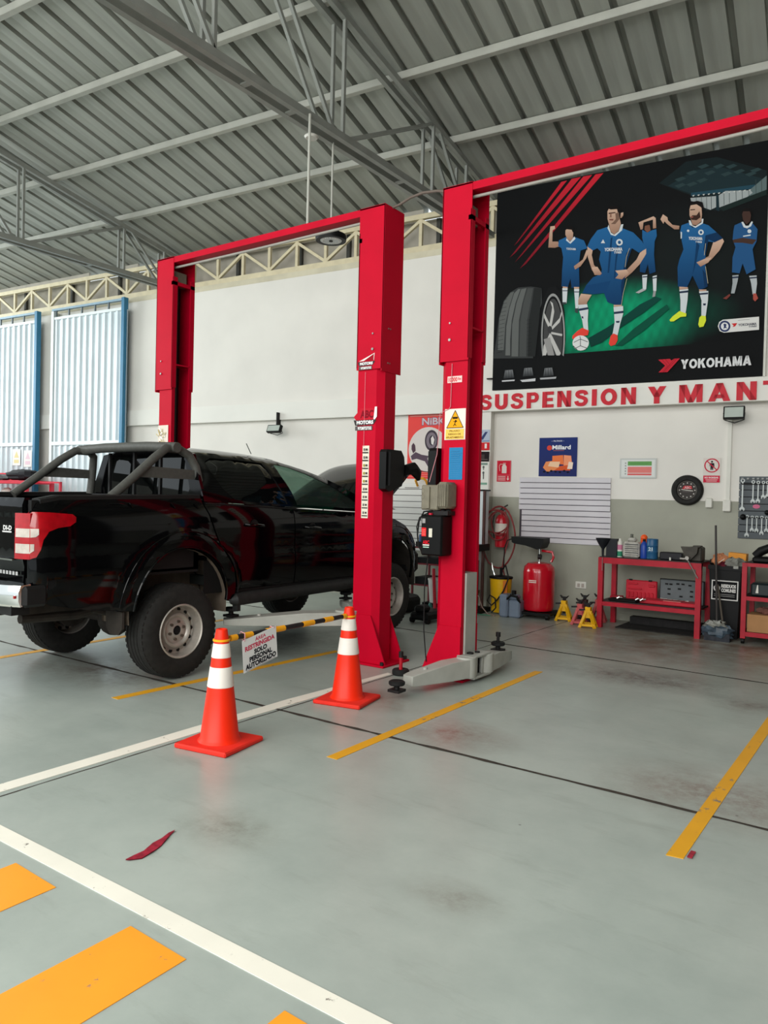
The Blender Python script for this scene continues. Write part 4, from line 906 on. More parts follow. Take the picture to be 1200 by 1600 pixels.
BANNER=[('p',(26,36,38),None,[2171,2496,2483,2706,2834,2690,3385,2421,3391,2209,2939,2030,2707,2069,2540,2286]),
('p',(32,48,52),None,[2280,2444,2576,2578,2866,2568,3374,2318,3268,2232,2554,2299]),
('p',(46,64,66),None,[2354,2510,2446,2527,2492,2496,2403,2472]),
('p',(46,64,66),None,[2487,2564,2578,2580,2623,2550,2536,2526]),
('p',(46,64,66),None,[2619,2616,2709,2633,2753,2602,2667,2579]),
('p',(46,64,66),None,[2609,2446,2699,2464,2743,2433,2657,2409]),
('p',(46,64,66),None,[2694,2524,2784,2541,2828,2510,2742,2486]),
('p',(46,64,66),None,[2794,2582,2883,2599,2926,2568,2841,2545]),
('p',(46,64,66),None,[2883,2472,2971,2489,3014,2459,2930,2435]),
('p',(46,64,66),None,[2938,2554,3025,2570,3068,2540,2984,2517]),
('p',(46,64,66),None,[3025,2475,3111,2492,3154,2463,3071,2439]),
('p',(46,64,66),None,[3152,2420,3237,2437,3279,2408,3198,2384]),
('p',(46,64,66),None,[3206,2455,3291,2472,3333,2443,3252,2419]),
('p',(46,64,66),None,[2491,2421,2582,2439,2627,2408,2540,2384]),
('p',(46,64,66),None,[2356,2430,2449,2448,2494,2417,2405,2392]),
('p',(38,70,84),None,[2554,2307,3267,2278,3282,2229,2555,2268]),
('p',(160,166,166),None,[2548,2245,2848,2216,2852,2084,2780,2060,2707,2100,2690,2158,2557,2205]),
('p',(160,166,166),None,[2869,2220,2946,2260,3213,2219,3269,2186,3133,2112,2881,2071]),
('p',(96,112,112),None,[3213,2227,3387,2360,3391,2194,3133,2112,3242,2184]),
('l',(60,70,70),4,[2614,2265,2622,2083]),
('l',(60,70,70),4,[2673,2255,2681,2074]),
('l',(60,70,70),4,[2732,2244,2740,2064]),
('l',(60,70,70),4,[2785,2235,2793,2055]),
('l',(60,70,70),4,[2925,2279,2933,2093]),
('l',(60,70,70),4,[2986,2268,2993,2106]),
('l',(60,70,70),4,[3059,2255,3066,2121]),
('l',(60,70,70),4,[3127,2242,3133,2135]),
('l',(60,70,70),4,[3199,2229,3204,2150]),
('l',(60,70,70),4,[3272,2337,3279,2166]),
('l',(60,70,70),4,[3333,2325,3340,2178]),
('p',(30,48,54),None,[2840,2233,2869,2227,2882,2024,2846,2046]),
('p',(190,192,188),None,[2570,2273,2596,2275,2588,2257,2573,2260]),
('p',(190,192,188),None,[2629,2269,2655,2270,2647,2253,2632,2256]),
('p',(190,192,188),None,[2687,2265,2713,2266,2705,2249,2691,2251]),
('p',(190,192,188),None,[2746,2260,2772,2262,2763,2245,2749,2247]),
('p',(190,192,188),None,[2804,2256,2829,2258,2821,2241,2807,2243]),
('p',(190,192,188),None,[2861,2252,2887,2254,2879,2237,2864,2239]),
('p',(190,192,188),None,[2918,2248,2944,2249,2936,2232,2922,2235]),
('p',(190,192,188),None,[2975,2244,3001,2245,2993,2228,2978,2231]),
('p',(190,192,188),None,[3032,2240,3057,2241,3049,2224,3035,2227]),
('p',(190,192,188),None,[3088,2236,3113,2237,3105,2220,3091,2223]),
('p',(190,192,188),None,[3144,2232,3169,2233,3161,2216,3147,2219]),
('p',(190,192,188),None,[3199,2228,3224,2229,3216,2213,3202,2215]),
('p',(30,42,40),None,[2881,2071,3391,2194,3393,2134,2925,2017]),
('p',(205,40,55),(110,24,36),[912,2746,991,2750,322,2028,265,1984]),
('p',(205,40,55),(110,24,36),[1055,2760,1177,2762,289,1884,208,1830]),
('p',(205,40,55),(110,24,36),[1208,2762,1326,2761,378,1833,285,1755]),
('p',(205,40,55),(110,24,36),[1369,2759,1472,2757,449,1714,363,1661]),
('p',(58,60,60),None,[-6,448,43,714,74,1009,138,1240,229,1348,344,1401,528,1394,680,1354,693,1150,616,956,594,667,586,413]),
('p',(96,98,96),None,[82,1008,146,1232,237,1344,287,1353,220,1142,171,910,158,555,71,562,72,786]),
('p',(104,106,104),None,[225,1120,288,1327,345,1379,379,1378,312,1192,264,961,248,696,254,474,184,479,188,879]),
('p',(98,100,98),None,[327,1190,391,1374,465,1380,412,1181,369,951,371,451,275,458,273,901]),
('p',(74,76,75),None,[428,1179,483,1377,559,1368,527,1168,488,939,487,442,390,449,389,919]),
('p',(40,42,42),None,[550,1166,574,1374,680,1354,661,951,616,433,510,441,511,937]),
('l',(26,28,28),3,[114,1254,193,1264]),
('l',(26,28,28),3,[110,1199,188,1208]),
('l',(26,28,28),3,[105,1143,183,1152]),
('l',(26,28,28),3,[100,1087,179,1096]),
('l',(26,28,28),3,[95,1031,174,1041]),
('l',(26,28,28),3,[91,974,169,985]),
('l',(26,28,28),3,[86,918,165,929]),
('l',(26,28,28),3,[81,862,160,873]),
('l',(26,28,28),3,[76,806,155,817]),
('l',(26,28,28),3,[72,750,150,761]),
('l',(26,28,28),3,[69,694,147,705]),
('l',(26,28,28),3,[65,637,144,649]),
('l',(26,28,28),3,[62,581,141,592]),
('l',(26,28,28),3,[59,524,138,536]),
('l',(30,32,32),2.5,[480,940,549,945]),
('l',(30,32,32),2.5,[482,887,550,892]),
('l',(30,32,32),2.5,[483,834,552,840]),
('l',(30,32,32),2.5,[485,782,553,787]),
('l',(30,32,32),2.5,[486,729,555,735]),
('l',(30,32,32),2.5,[488,676,556,682]),
('l',(30,32,32),2.5,[489,623,557,629]),
('l',(30,32,32),2.5,[491,571,559,577]),
('l',(30,32,32),2.5,[492,518,560,524]),
('l',(30,32,32),2.5,[494,465,562,472]),
('p',(24,25,26),None,[676,436,666,806,700,1179,770,1344,872,1360,949,1251,1006,1003,1032,630,1016,418]),
('p',(150,150,148),None,[720,428,707,513,698,603,693,695,692,786,695,875,703,959,714,1036,729,1105,748,1162,769,1208,792,1241,817,1259,843,1263,869,1253,895,1229,920,1191,943,1141,965,1080,983,1009,999,930,1011,845,1019,756,1023,666,1024,576,1020,489,1012,407,993,425,1000,502,1003,584,1003,668,999,753,992,836,981,916,967,990,951,1056,932,1114,911,1160,890,1196,867,1218,844,1227,821,1223,799,1206,779,1175,761,1132,745,1078,732,1014,722,941,716,862,713,779,714,693,718,607,726,524,738,444]),
('p',(70,70,70),None,[753,445,741,525,733,611,728,699,728,787,731,872,739,951,750,1022,764,1083,782,1131,801,1166,822,1186,845,1192,868,1181,890,1156,911,1117,931,1065,949,1002,964,929,976,849,984,764,988,677,989,590,985,506,978,428]),
('p',(190,188,184),None,[815,792,943,924,963,1007,974,978,945,866,845,775]),
('p',(190,188,184),None,[800,808,836,1078,804,1167,842,1134,867,1017,832,805]),
('p',(190,188,184),None,[800,794,729,945,727,1017,813,850]),
('p',(190,188,184),None,[831,748,986,706,982,677,832,719]),
('p',(190,188,184),None,[816,735,732,569,721,440,766,436,848,675]),
('p',(190,188,184),None,[832,719,971,450,958,422,914,425,819,648]),
('p',(150,148,146),None,[730,656,818,677,884,428,795,434]),
('p',(60,60,62),None,[845,778,844,763,839,750,832,740,824,734,814,732,803,735,794,743,787,755,782,769,780,784,781,799,785,812,792,823,801,829,811,830,821,827,830,819,838,808,843,794]),
('p',(120,122,124),(40,42,44),[169,154,325,159,299,272,189,271]),
('l',(40,42,44),4,[208,159,201,270]),
('l',(40,42,44),4,[248,156,240,268]),
('l',(40,42,44),4,[287,154,279,265]),
('p',(120,122,124),(40,42,44),[449,167,601,172,575,283,468,283]),
('l',(40,42,44),4,[487,172,479,282]),
('l',(40,42,44),4,[525,169,517,279]),
('l',(40,42,44),4,[563,167,555,277]),
('p',(120,122,124),(40,42,44),[737,149,885,155,859,264,756,264]),
('l',(40,42,44),4,[774,154,766,263]),
('l',(40,42,44),4,[811,152,803,261]),
('l',(40,42,44),4,[848,150,840,258]),
('p',(200,200,202),None,[146,133,334,134,331,115,147,113]),
('p',(200,200,202),None,[412,122,632,134,629,95,443,94]),
('p',(170,170,172),None,[692,135,922,138,915,113,700,111]),
('p',(206,172,150),(158,120,100),[780,2171,842,2169,848,2130,813,2113,814,1962,894,1951,912,1881,850,1874,760,1890,768,2045]),
('p',(38,98,150),(20,58,98),[902,1964,1000,1995,1121,1976,1242,1914,1290,1804,1201,1787,1184,1612,1200,1314,1095,1304,1077,1433,1042,1315,958,1343,959,1552,969,1730,943,1854,896,1890]),
('p',(206,172,150),(158,120,100),[1283,1790,1306,1743,1279,1673,1207,1579,1134,1545,1117,1591,1235,1664]),
('p',(206,172,150),(158,120,100),[990,2086,1004,2121,1072,2110,1096,2069,1095,1965,1055,1927,1016,1970,991,2026]),
('p',(24,20,20),None,[990,2086,1004,2136,1056,2138,1090,2112,1107,2060,1092,2040,1073,2080,1005,2098]),
('p',(205,210,212),None,[1008,1978,1055,1919,1114,1985,1129,1953,1063,1896,1001,1950]),
('p',(206,172,150),(158,120,100),[973,1341,1042,1326,1035,1297,977,1303]),
('p',(206,172,150),(158,120,100),[1125,1316,1197,1307,1194,1271,1134,1278]),
('p',(205,210,212),None,[970,1319,1042,1311,1033,1110,979,1116]),
('p',(205,210,212),None,[1129,1290,1198,1282,1191,1019,1156,1023]),
('p',(40,50,70),None,[974,1289,1040,1281,1040,1271,975,1278]),
('p',(40,50,70),None,[1131,1256,1197,1248,1196,1236,1132,1244]),
('p',(60,70,70),None,[1148,1031,1190,1027,1188,960,1150,979]),
('p',(60,70,70),None,[976,1131,1032,1125,1018,1097,977,1101]),
('p',(206,172,150),(158,120,100),[1934,2039,2117,2087,2145,2061,2155,1933,2115,1932,2111,2046,1996,2029,1991,1945,1964,1942]),
('p',(120,80,64),None,[2017,2004,2072,1996,2088,1915,2048,1893,2012,1934]),
('p',(24,20,20),None,[2004,1985,2030,2023,2079,2009,2091,1964,2066,1987,2018,1983]),
('p',(38,98,150),(20,58,98),[1985,1938,2048,1893,2102,1913,2156,1919,2165,1833,2140,1767,2138,1598,2164,1383,2090,1364,2066,1495,2035,1385,1970,1408,1974,1592,2019,1699,1988,1832]),
('p',(205,210,212),None,[2001,1361,2063,1361,2055,1177,2013,1175]),
('p',(205,210,212),None,[2128,1331,2179,1339,2178,1142,2141,1146]),
('p',(30,40,60),None,[2005,1344,2062,1342,2063,1328,2005,1330]),
('p',(30,40,60),None,[2130,1314,2178,1318,2179,1304,2130,1300]),
('p',(170,172,172),None,[1924,1150,2006,1190,2055,1170,1966,1135]),
('p',(150,152,152),None,[2133,1070,2144,1146,2175,1142,2167,1073]),
('p',(14,70,60),(16,60,52),[1339,621,1569,733,1765,844,1984,994,2173,1072,2242,1036,2042,888,1768,729,1516,548,1371,501]),
('p',(14,80,62),None,[1690,490,1910,687,2179,874,2311,959,2339,900,2049,660,1775,483]),
('p',(206,172,150),(158,120,100),[1289,1833,1364,1779,1352,1707,1385,1571,1490,1455,1484,1426,1396,1452,1357,1516,1301,1685]),
('p',(206,172,150),(158,120,100),[1965,1650,2040,1696,2042,1625,1970,1508,1875,1413,1779,1339,1665,1367,1671,1417,1804,1451,1926,1570]),
('p',(38,98,150),(20,58,98),[1416,2020,1546,2043,1591,1949,1649,1911,1732,1999,1875,1920,1989,1789,2040,1689,1952,1652,1866,1721,1799,1616,1796,1488,1806,1386,1779,1346,1760,1018,1675,1019,1573,1067,1527,1188,1396,1188,1240,1221,1289,1318,1375,1411,1476,1442,1489,1499,1449,1635,1468,1735,1423,1785,1365,1764,1289,1826,1331,1915]),
('p',(18,50,84),None,[1798,1674,1866,1721,1828,1612,1796,1488,1786,1331,1760,1018,1739,1250,1762,1449]),
('p',(22,66,110),None,[1240,1221,1396,1188,1527,1188,1573,1067,1555,1199,1609,1338,1392,1321,1289,1318]),
('p',(18,56,94),None,[1593,1891,1614,1902,1600,1644,1584,1443,1563,1446,1577,1705]),
('p',(18,56,94),None,[1681,1806,1702,1802,1674,1547,1665,1360,1648,1362,1658,1607]),
('p',(206,172,150),(158,120,100),[1662,1462,1804,1458,1833,1411,1751,1338,1665,1363,1704,1406]),
('p',(206,172,150),(158,120,100),[1356,1545,1430,1543,1490,1447,1469,1428,1396,1440]),
('p',(205,210,212),None,[1546,2028,1559,2070,1591,1963,1635,1928,1691,1963,1717,2045,1748,2047,1733,1970,1650,1908,1592,1934]),
('p',(206,172,150),(158,120,100),[1540,2247,1553,2288,1639,2288,1686,2237,1697,2134,1716,2059,1690,1970,1635,1931,1588,1976,1566,2069,1543,2145]),
('p',(24,20,20),None,[1537,2240,1545,2297,1610,2307,1674,2285,1697,2242,1713,2175,1703,2119,1682,2180,1661,2253,1582,2261,1556,2273]),
('p',(206,172,150),(158,120,100),[1712,2196,1743,2199,1744,2162,1723,2130,1706,2133]),
('p',(70,44,38),None,[1555,2223,1641,2218,1648,2206,1558,2206]),
('p',(120,70,60),None,[1564,2141,1622,2132,1615,2113,1572,2123]),
('p',(140,100,84),None,[1578,2212,1592,2209,1597,2158,1571,2162]),
('p',(120,92,78),None,[1641,2201,1686,2208,1697,2120,1645,2063,1588,2073,1616,2090,1650,2127]),
('p',(206,172,150),(158,120,100),[1225,1215,1367,1184,1310,1095,1304,1052,1192,1071,1190,1138]),
('p',(206,172,150),(158,120,100),[1654,1022,1760,1010,1754,975,1659,985]),
('p',(205,210,212),None,[1192,1071,1311,1066,1328,990,1324,858,1336,710,1276,730,1250,865,1201,1003]),
('p',(205,210,212),None,[1654,993,1775,994,1780,900,1746,774,1715,618,1650,638,1674,795,1660,941]),
('p',(44,54,76),None,[1197,1019,1324,1027,1328,998,1203,988]),
('p',(44,54,76),None,[1660,930,1780,932,1779,903,1664,901]),
('p',(44,54,76),None,[1241,918,1264,908,1266,881,1245,888]),
('p',(44,54,76),None,[1688,809,1738,807,1732,783,1696,786]),
('p',(226,70,58),None,[1129,669,1187,723,1253,762,1343,717,1330,659,1234,652,1153,619,1122,632]),
('p',(226,70,58),None,[1629,626,1664,652,1715,625,1719,560,1690,505,1633,492,1608,526]),
('p',(220,220,218),None,[1348,554,1343,524,1329,497,1306,477,1276,465,1242,462,1208,470,1177,487,1153,511,1136,540,1130,572,1134,603,1149,630,1173,650,1203,662,1237,664,1270,656,1301,639,1326,615,1342,586]),
('l',(50,50,52),6,[1146,578,1235,615]),
('l',(50,50,52),6,[1235,615,1333,570]),
('l',(50,50,52),6,[1235,615,1226,653]),
('l',(50,50,52),6,[1178,501,1237,526]),
('l',(50,50,52),6,[1237,526,1320,490]),
('l',(50,50,52),6,[1237,526,1235,612]),
('l',(50,50,52),6,[1140,534,1194,478]),
('p',(205,210,212),None,[1467,1843,1523,1834,1495,1888]),
('p',(205,210,212),None,[1747,1813,1744,1795,1732,1782,1715,1776,1696,1778,1679,1789,1667,1806,1662,1826,1666,1844,1677,1857,1694,1863,1713,1860,1730,1849,1743,1832]),
('p',(38,98,150),(20,58,98),[1725,1816,1721,1803,1711,1796,1699,1798,1689,1808,1685,1822,1688,1835,1698,1842,1710,1840,1720,1831]),
('l',(190,180,150),4,[1835,1726,1799,1616,1786,1489]),
('l',(190,180,150),4,[1814,1342,1773,1160,1753,1011]),
('p',(206,172,150),(158,120,100),[2203,2033,2232,2091,2287,2044,2294,2006,2349,1941,2432,1915,2428,1873,2374,1881,2289,1957,2252,2000,2241,1970]),
('p',(206,172,150),(158,120,100),[2830,1665,2930,1686,2948,1647,2901,1546,2814,1449,2736,1398,2656,1387,2638,1423,2689,1460,2779,1490]),
('p',(38,98,150),(20,58,98),[2456,1918,2537,1936,2585,1867,2699,1904,2768,1868,2861,1769,2936,1685,2842,1651,2751,1676,2744,1507,2749,1323,2778,1125,2688,1087,2602,1281,2542,1140,2436,1165,2424,1402,2444,1499,2488,1616,2441,1834]),
('p',(18,50,84),None,[2737,1751,2861,1769,2936,1685,2842,1651,2773,1697,2744,1507,2719,1583]),
('p',(18,56,94),None,[2636,1693,2672,1639,2643,1447,2602,1281,2620,1450]),
('p',(18,50,84),None,[2715,1340,2768,1260,2778,1125,2744,1104]),
('p',(206,172,150),(158,120,100),[2643,1435,2734,1466,2813,1473,2781,1417,2691,1377]),
('p',(205,210,212),None,[2538,1966,2559,1963,2584,1897,2619,1880,2687,1918,2688,1960,2708,1957,2704,1903,2620,1861,2549,1909]),
('p',(206,172,150),(158,120,100),[2544,2101,2559,2159,2634,2159,2681,2102,2690,2015,2684,1930,2630,1890,2584,1904,2565,1974,2546,2027]),
('p',(24,20,20),None,[2536,2151,2553,2185,2633,2189,2691,2161,2707,2098,2700,2044,2676,2103,2623,2148,2560,2147]),
('p',(60,40,34),None,[2558,2000,2580,2021,2627,2013,2660,2057,2674,1981,2629,1952,2570,1967]),
('p',(150,84,74),None,[2560,2007,2592,2007,2587,1990,2564,1992]),
('p',(50,34,30),None,[2553,2097,2607,2092,2611,2082,2556,2084]),
('p',(206,172,150),(158,120,100),[2452,1161,2554,1141,2551,1102,2455,1116]),
('p',(206,172,150),(158,120,100),[2682,1099,2768,1089,2768,1065,2688,1074]),
('p',(205,210,212),None,[2455,1120,2558,1120,2553,979,2534,808,2475,826,2471,988]),
('p',(205,210,212),None,[2682,1075,2789,1069,2788,953,2766,748,2718,765,2714,961]),
('p',(40,50,72),None,[2456,1101,2557,1102,2556,1077,2459,1078]),
('p',(40,50,72),None,[2687,1052,2787,1051,2785,1029,2689,1032]),
('p',(40,50,72),None,[2733,923,2767,919,2762,895,2737,898]),
('p',(214,226,60),None,[2348,758,2382,798,2463,859,2546,819,2541,783,2477,783,2401,737,2360,738]),
('p',(214,226,60),None,[2697,755,2720,777,2768,766,2773,711,2746,640,2701,635,2686,670]),
('p',(205,210,212),None,[2551,1835,2547,1824,2536,1821,2526,1828,2521,1840,2525,1850,2536,1853,2546,1847]),
('p',(205,210,212),None,[2717,1791,2714,1777,2705,1766,2693,1762,2678,1764,2665,1772,2656,1786,2652,1801,2655,1815,2664,1826,2676,1831,2691,1828,2704,1820,2713,1807]),
('p',(38,98,150),(20,58,98),[2699,1794,2697,1784,2690,1779,2680,1780,2673,1788,2670,1798,2672,1808,2679,1813,2689,1812,2696,1804]),
('l',(190,180,150),4,[2742,1653,2730,1509]),
('l',(190,180,150),4,[2748,1372,2782,1161]),
('p',(205,210,212),None,[2449,1839,2465,1832,2465,1756,2451,1752]),
('p',(40,84,130),None,[3059,1822,3134,1846,3191,1778,3254,1815,3310,1735,3303,1595,3263,1506,3302,1264,3207,1217,3160,1354,3130,1238,3047,1261,3048,1441,3077,1556,3042,1657,3049,1764]),
('p',(70,50,44),None,[3042,1651,3151,1659,3303,1613,3261,1565,3152,1599,3054,1614]),
('p',(70,50,44),None,[3137,1941,3152,1986,3217,1975,3235,1913,3227,1843,3190,1808,3150,1867]),
('p',(24,20,20),None,[3131,1966,3152,2004,3217,1993,3245,1947,3235,1913,3218,1961,3153,1972]),
('p',(205,210,212),None,[3132,1847,3151,1850,3179,1797,3212,1792,3243,1841,3257,1829,3239,1782,3197,1763,3158,1783]),
('p',(160,165,168),None,[3052,1224,3120,1222,3111,1145,3082,1005,3044,1009,3057,1128]),
('p',(180,185,188),None,[3235,1195,3315,1191,3323,1096,3311,967,3279,971,3259,1103]),
('p',(40,50,72),None,[3052,1206,3120,1204,3119,1186,3053,1188]),
('p',(40,50,72),None,[3238,1177,3318,1173,3318,1158,3241,1160]),
('p',(120,60,54),None,[2957,959,3027,1005,3039,986,2996,942]),
('p',(170,80,70),None,[3284,982,3316,978,3339,917,3308,884,3286,911]),
('p',(205,210,212),None,[3244,1722,3242,1711,3234,1703,3223,1702,3212,1706,3204,1716,3201,1729,3203,1740,3211,1748,3222,1749,3233,1744,3241,1734]),
('p',(205,210,212),None,[3156,1682,3237,1685,3237,1670,3156,1669]),
('p',(222,220,216),None,[2963,702,3356,700,3360,545,2979,544,2931,567,2908,628,2922,678]),
('p',(52,62,100),None,[3048,615,3047,597,3041,581,3031,568,3019,558,3004,553,2987,552,2971,556,2956,564,2942,576,2932,591,2925,608,2922,626,2924,644,2930,660,2939,673,2952,683,2967,688,2983,689,3000,685,3015,677,3028,665,3039,650,3046,632]),
('p',(225,225,225),None,[3028,617,3026,602,3021,590,3012,581,3000,575,2987,574,2974,577,2961,585,2952,596,2945,610,2943,624,2944,639,2950,651,2959,660,2971,666,2984,667,2997,663,3009,656,3019,645,3026,631]),
('p',(52,62,100),None,[2970,648,2988,652,3006,638,2998,619,3011,592,2990,601,2972,589,2977,621]),
('p',(205,50,50),None,[3059,646,3123,646,3101,610,3072,602,3083,622]),
('p',(150,150,150),None,[3128,681,3256,679,3256,674,3128,676]),
('p',(200,44,58),None,[2228,272,2369,273,2386,250,2419,271,2486,270,2344,109,2237,111,2314,191]),
('l',(130,24,36),3,[2273,272,2342,187,2271,111]),
('l',(130,24,36),3,[2312,272,2371,198,2297,112]),
('l',(130,24,36),3,[2451,270,2316,111]),
('l',(130,24,36),3,[2426,269,2293,113]),
('t',(222,222,222),'YOKOHAMA',[2498,137,3289,133,116]),
('t',(90,90,100),'YOKOHAMA',[3133,607,3332,605,28]),
('t',(90,90,100),'TYRES',[3247,581,3333,581,18]),
('t',(220,222,224),'YOKOHAMA',[1518,1730,1748,1704,41]),
('t',(220,222,224),'TYRES',[1642,1681,1737,1672,26]),
('t',(215,218,220),'YOKOHAMA',[2545,1725,2705,1695,37]),
('t',(215,218,220),'TYRES',[2625,1677,2700,1664,19]),
('t',(200,205,210),'YOKOHAMA',[1012,1821,1144,1795,27])]
# ---------------------------------------------------------------- big printed banner on the wall
def wsheet(w,n,z): return Sheet((w,n,z),(1,0,0),(0,0,1),WM)
S=wsheet(-4.04,10.018,3.075); S.d=.00012
S.base(3.41,2.775,(21,22,23),t=.003)
# grass and glow as a graded grid
S.h+=.0002
def bgcol(u,v):
    k=(20,21,22)
    g=max(0,1-((u-1.60)/1.25)**2-((v-.78)/.62)**2)
    if u<1.0: g*=max(0,(u-.85)/.15)
    g2=max(0,1-((u-2.0)/1.2)**2-((v-.80)/.42)**2)*.5
    g=min(1,max(g*1.25,g2*.9)); 
    n=1+.12*math.sin(u*91+v*57)*math.sin(u*37-v*83)
    t=max(0,1-((u-2.4)/1.3)**2-((v-1.35)/.9)**2)*.35
    return tuple(a+(b-a)*g*n+(c-a)*t for a,b,c in zip(k,(14,140,98),(34,48,46)))
gx,gy=96,60; vs=[];cols=[]
for j in range(gy+1):
    for i in range(gx+1):
        u=3.41*i/gx; v=.44+(2.77-.44)*j/gy; vs.append(S.P(u,v)); cols.append(lin(tuple(max(0,q) for q in bgcol(u,v))))
S.add(vs,[(j*(gx+1)+i,j*(gx+1)+i+1,(j+1)*(gx+1)+i+1,(j+1)*(gx+1)+i) for j in range(gy) for i in range(gx)],cols)
for t in BANNER:
    if t[0]=='t' and t[2]=='YOKOHAMA' and t[3][4]>60:
        x,y,x2,y2,h=[q/1000 for q in t[3]]; W_,P=glyphs('YOKOHAMA',.07); kx=(x2-x)/W_; sl=(y2-y)/(x2-x); hh=h
        S.h+=S.d*3
        for q in P:
            hs=S.h; S.poly([(x+a*kx,y+b_*hh+sl*a*kx) for a,b_ in q],t[1]); S.h=hs
        S.h+=S.d; continue
    if t[0]=='t':
        x,y,x2,y2,h=[q/1000 for q in t[3]]; S.text(t[2],x,y,h,t[1],w=x2-x,bold=.035,slope=(y2-y)/max(.001,x2-x))
        continue
    pts=[(t[3][i]/1000,t[3][i+1]/1000) for i in range(0,len(t[3]),2)]
    pts=[(min(3.40,max(.005,a)),min(2.77,max(.005,b))) for a,b in pts]
    if t[0]=='p': S.poly(pts,t[1],t[2])
    else: S.line(pts,t[2]/1000*1.3,t[1])
S.build('wall_banner',label='large black tyre advertising banner with blue shirted footballers on the back wall',cat='banner')
b=MB(WM).mat(mat('banner_edge_strip',(210,210,200),.5)); b.box(-.625,-.60,10.0,10.05,3.07,5.85); b.build('trim_3',kind='structure')
b=MB(WM).mat(BLK); b.box(-4.12,-4.04,9.99,10.03,3.235,3.25); b.build('wall_hook',label='short black peg on the wall left of the banner bottom corner',cat='peg')
# lettering on the band
LET=mat('red_sign_letters',(198,4,34),.5,0,.05,6)
sg=thing('wall_lettering','large red lettering SUSPENSION Y MANT on the white band under the banner','lettering',(-2.4,10.0,2.8),M=WM)
def letters(word,w0,w1,z0,h,gap):
    W_,P=glyphs(word,gap); kx=(w1-w0)/W_
    b=MB(WM).mat(LET)
    for q in P: b.prism([(w0+x*kx,z0+y*h) for x,y in q],lambda a,c,t_:(a,t_,c),10.008,10.021)
    b.build('letters',sg)
letters('SUSPENSION',-4.22,-2.075,2.805,.215,.20); letters('Y',-1.93,-1.71,2.80,.215,.3); letters('MANT',-1.555,-.42,2.797,.22,.22)
# ---------------------------------------------------------------- posters, signs, boards
def poster(w,n,z,wd,ht,bg,name,label,cat,draw,t=.003):
    S=wsheet(w,n,z); S.base(wd,ht,bg,t); draw(S); return S.build(name,label=label,cat=cat)
def d1(S):
    S.rect(.01,.01,.52,.52,(40,54,110),(44,50,100)); S.text('FILTROS',.26,.475,.018,(210,210,220),w=.12,align='c',bold=.03); S.line([(.17,.482),(.19,.482)],.003,(200,200,210)); S.line([(.33,.482),(.35,.482)],.003,(200,200,210))
    S.disc(.145,.39,.035,(214,74,60)); S.text('Millard',.185,.37,.055,(236,236,238),w=.255,bold=.03); S.rect(.20,.35,.35,.355,(200,110,90))
    for p,c in (([(.06,.12),(.10,.2),(.26,.22),(.30,.10),(.12,.06)],(226,140,90)),([(.19,.18),(.19,.28),(.34,.29),(.35,.16)],(232,120,70)),([(.35,.12),(.35,.29),(.45,.28),(.47,.12)],(238,150,110)),([(.13,.14),(.16,.20),(.30,.20),(.28,.12)],(236,196,160)),([(.22,.08),(.30,.14),(.46,.16),(.44,.08)],(210,90,50)),([(.40,.1),(.42,.2),(.48,.19),(.47,.1)],(236,214,196))): S.poly(p,c)
    for x in (.08,.13,.18,.24,.30,.36,.41): S.disc(x,.065+.012*math.sin(x*40),.018,(24,26,40),.013,10)
poster(-3.385,10.175,1.88,.53,.53,(40,54,110),'filter_poster','blue filter poster with orange parts above the white slatted board','poster',d1)
def d2(S):
    S.rect(.015,.10,.195,.29,(206,36,56)); S.poly([(.075,.12),(.145,.12),(.145,.215),(.13,.235),(.13,.25),(.09,.25),(.09,.235),(.075,.215)],(226,212,204)); S.line([(.09,.245),(.05,.25),(.035,.22),(.045,.15)],.006,(226,212,204)); S.line([(.09,.262),(.135,.262)],.006,(226,212,204))
    S.rect(.012,.01,.14,.09,(206,60,76)); 
    for k in range(3): S.rect(.02,.02+k*.024,.13,.03+k*.024,(226,190,186))
    S.rect(.145,.01,.195,.09,(206,36,56)); S.poly([(.17,.015),(.188,.045),(.176,.045),(.176,.08),(.164,.08),(.164,.045),(.152,.045)],(230,214,208))
poster(-4.0,10.175,1.80,.21,.30,(214,80,92),'extinguisher_sign','small red fire extinguisher sign on the wall above the red hose','sign',d2)
def d3(S):
    S.rect(.02,.02,.44,.24,(218,220,216)); S.rect(.10,.165,.40,.22,(106,158,92)); S.rect(.10,.07,.40,.150,(222,128,122)); S.rect(.10,.040,.40,.062,(216,96,96)); S.rect(.13,.19,.36,.196,(80,140,80))
    for k in range(5): S.rect(.065,.05+k*.035,.08,.065+k*.035,(140,140,140))
o=poster(-2.285,10.172,1.86,.46,.26,(196,198,194),'inspection_chart','green and red chart in a clear sleeve on the wall right of the blue poster','sign',d3)
def d4(S):
    S.disc(.10,.215,.088,(196,40,66)); S.disc(.10,.215,.074,(216,208,200)); S.disc(.10,.262,.012,(40,36,40)); S.poly([(.07,.20),(.075,.245),(.125,.245),(.13,.20),(.12,.20),(.118,.225),(.115,.16),(.103,.16),(.10,.19),(.097,.16),(.085,.16),(.083,.225)],(44,38,44)); S.line([(.043,.27),(.157,.16)],.012,(196,40,66))
    S.rect(.005,.005,.195,.09,(204,44,70)); S.text('NO INGRESAR',.10,.055,.02,(236,216,214),w=.16,align='c',bold=.04); S.rect(.03,.035,.17,.043,(226,180,180)); S.rect(.04,.018,.16,.026,(226,180,180))
poster(-1.27,10.175,1.81,.20,.31,(216,208,200),'prohibition_sign','round red no entry pictogram sign right of the tyre shaped clock','sign',d4)
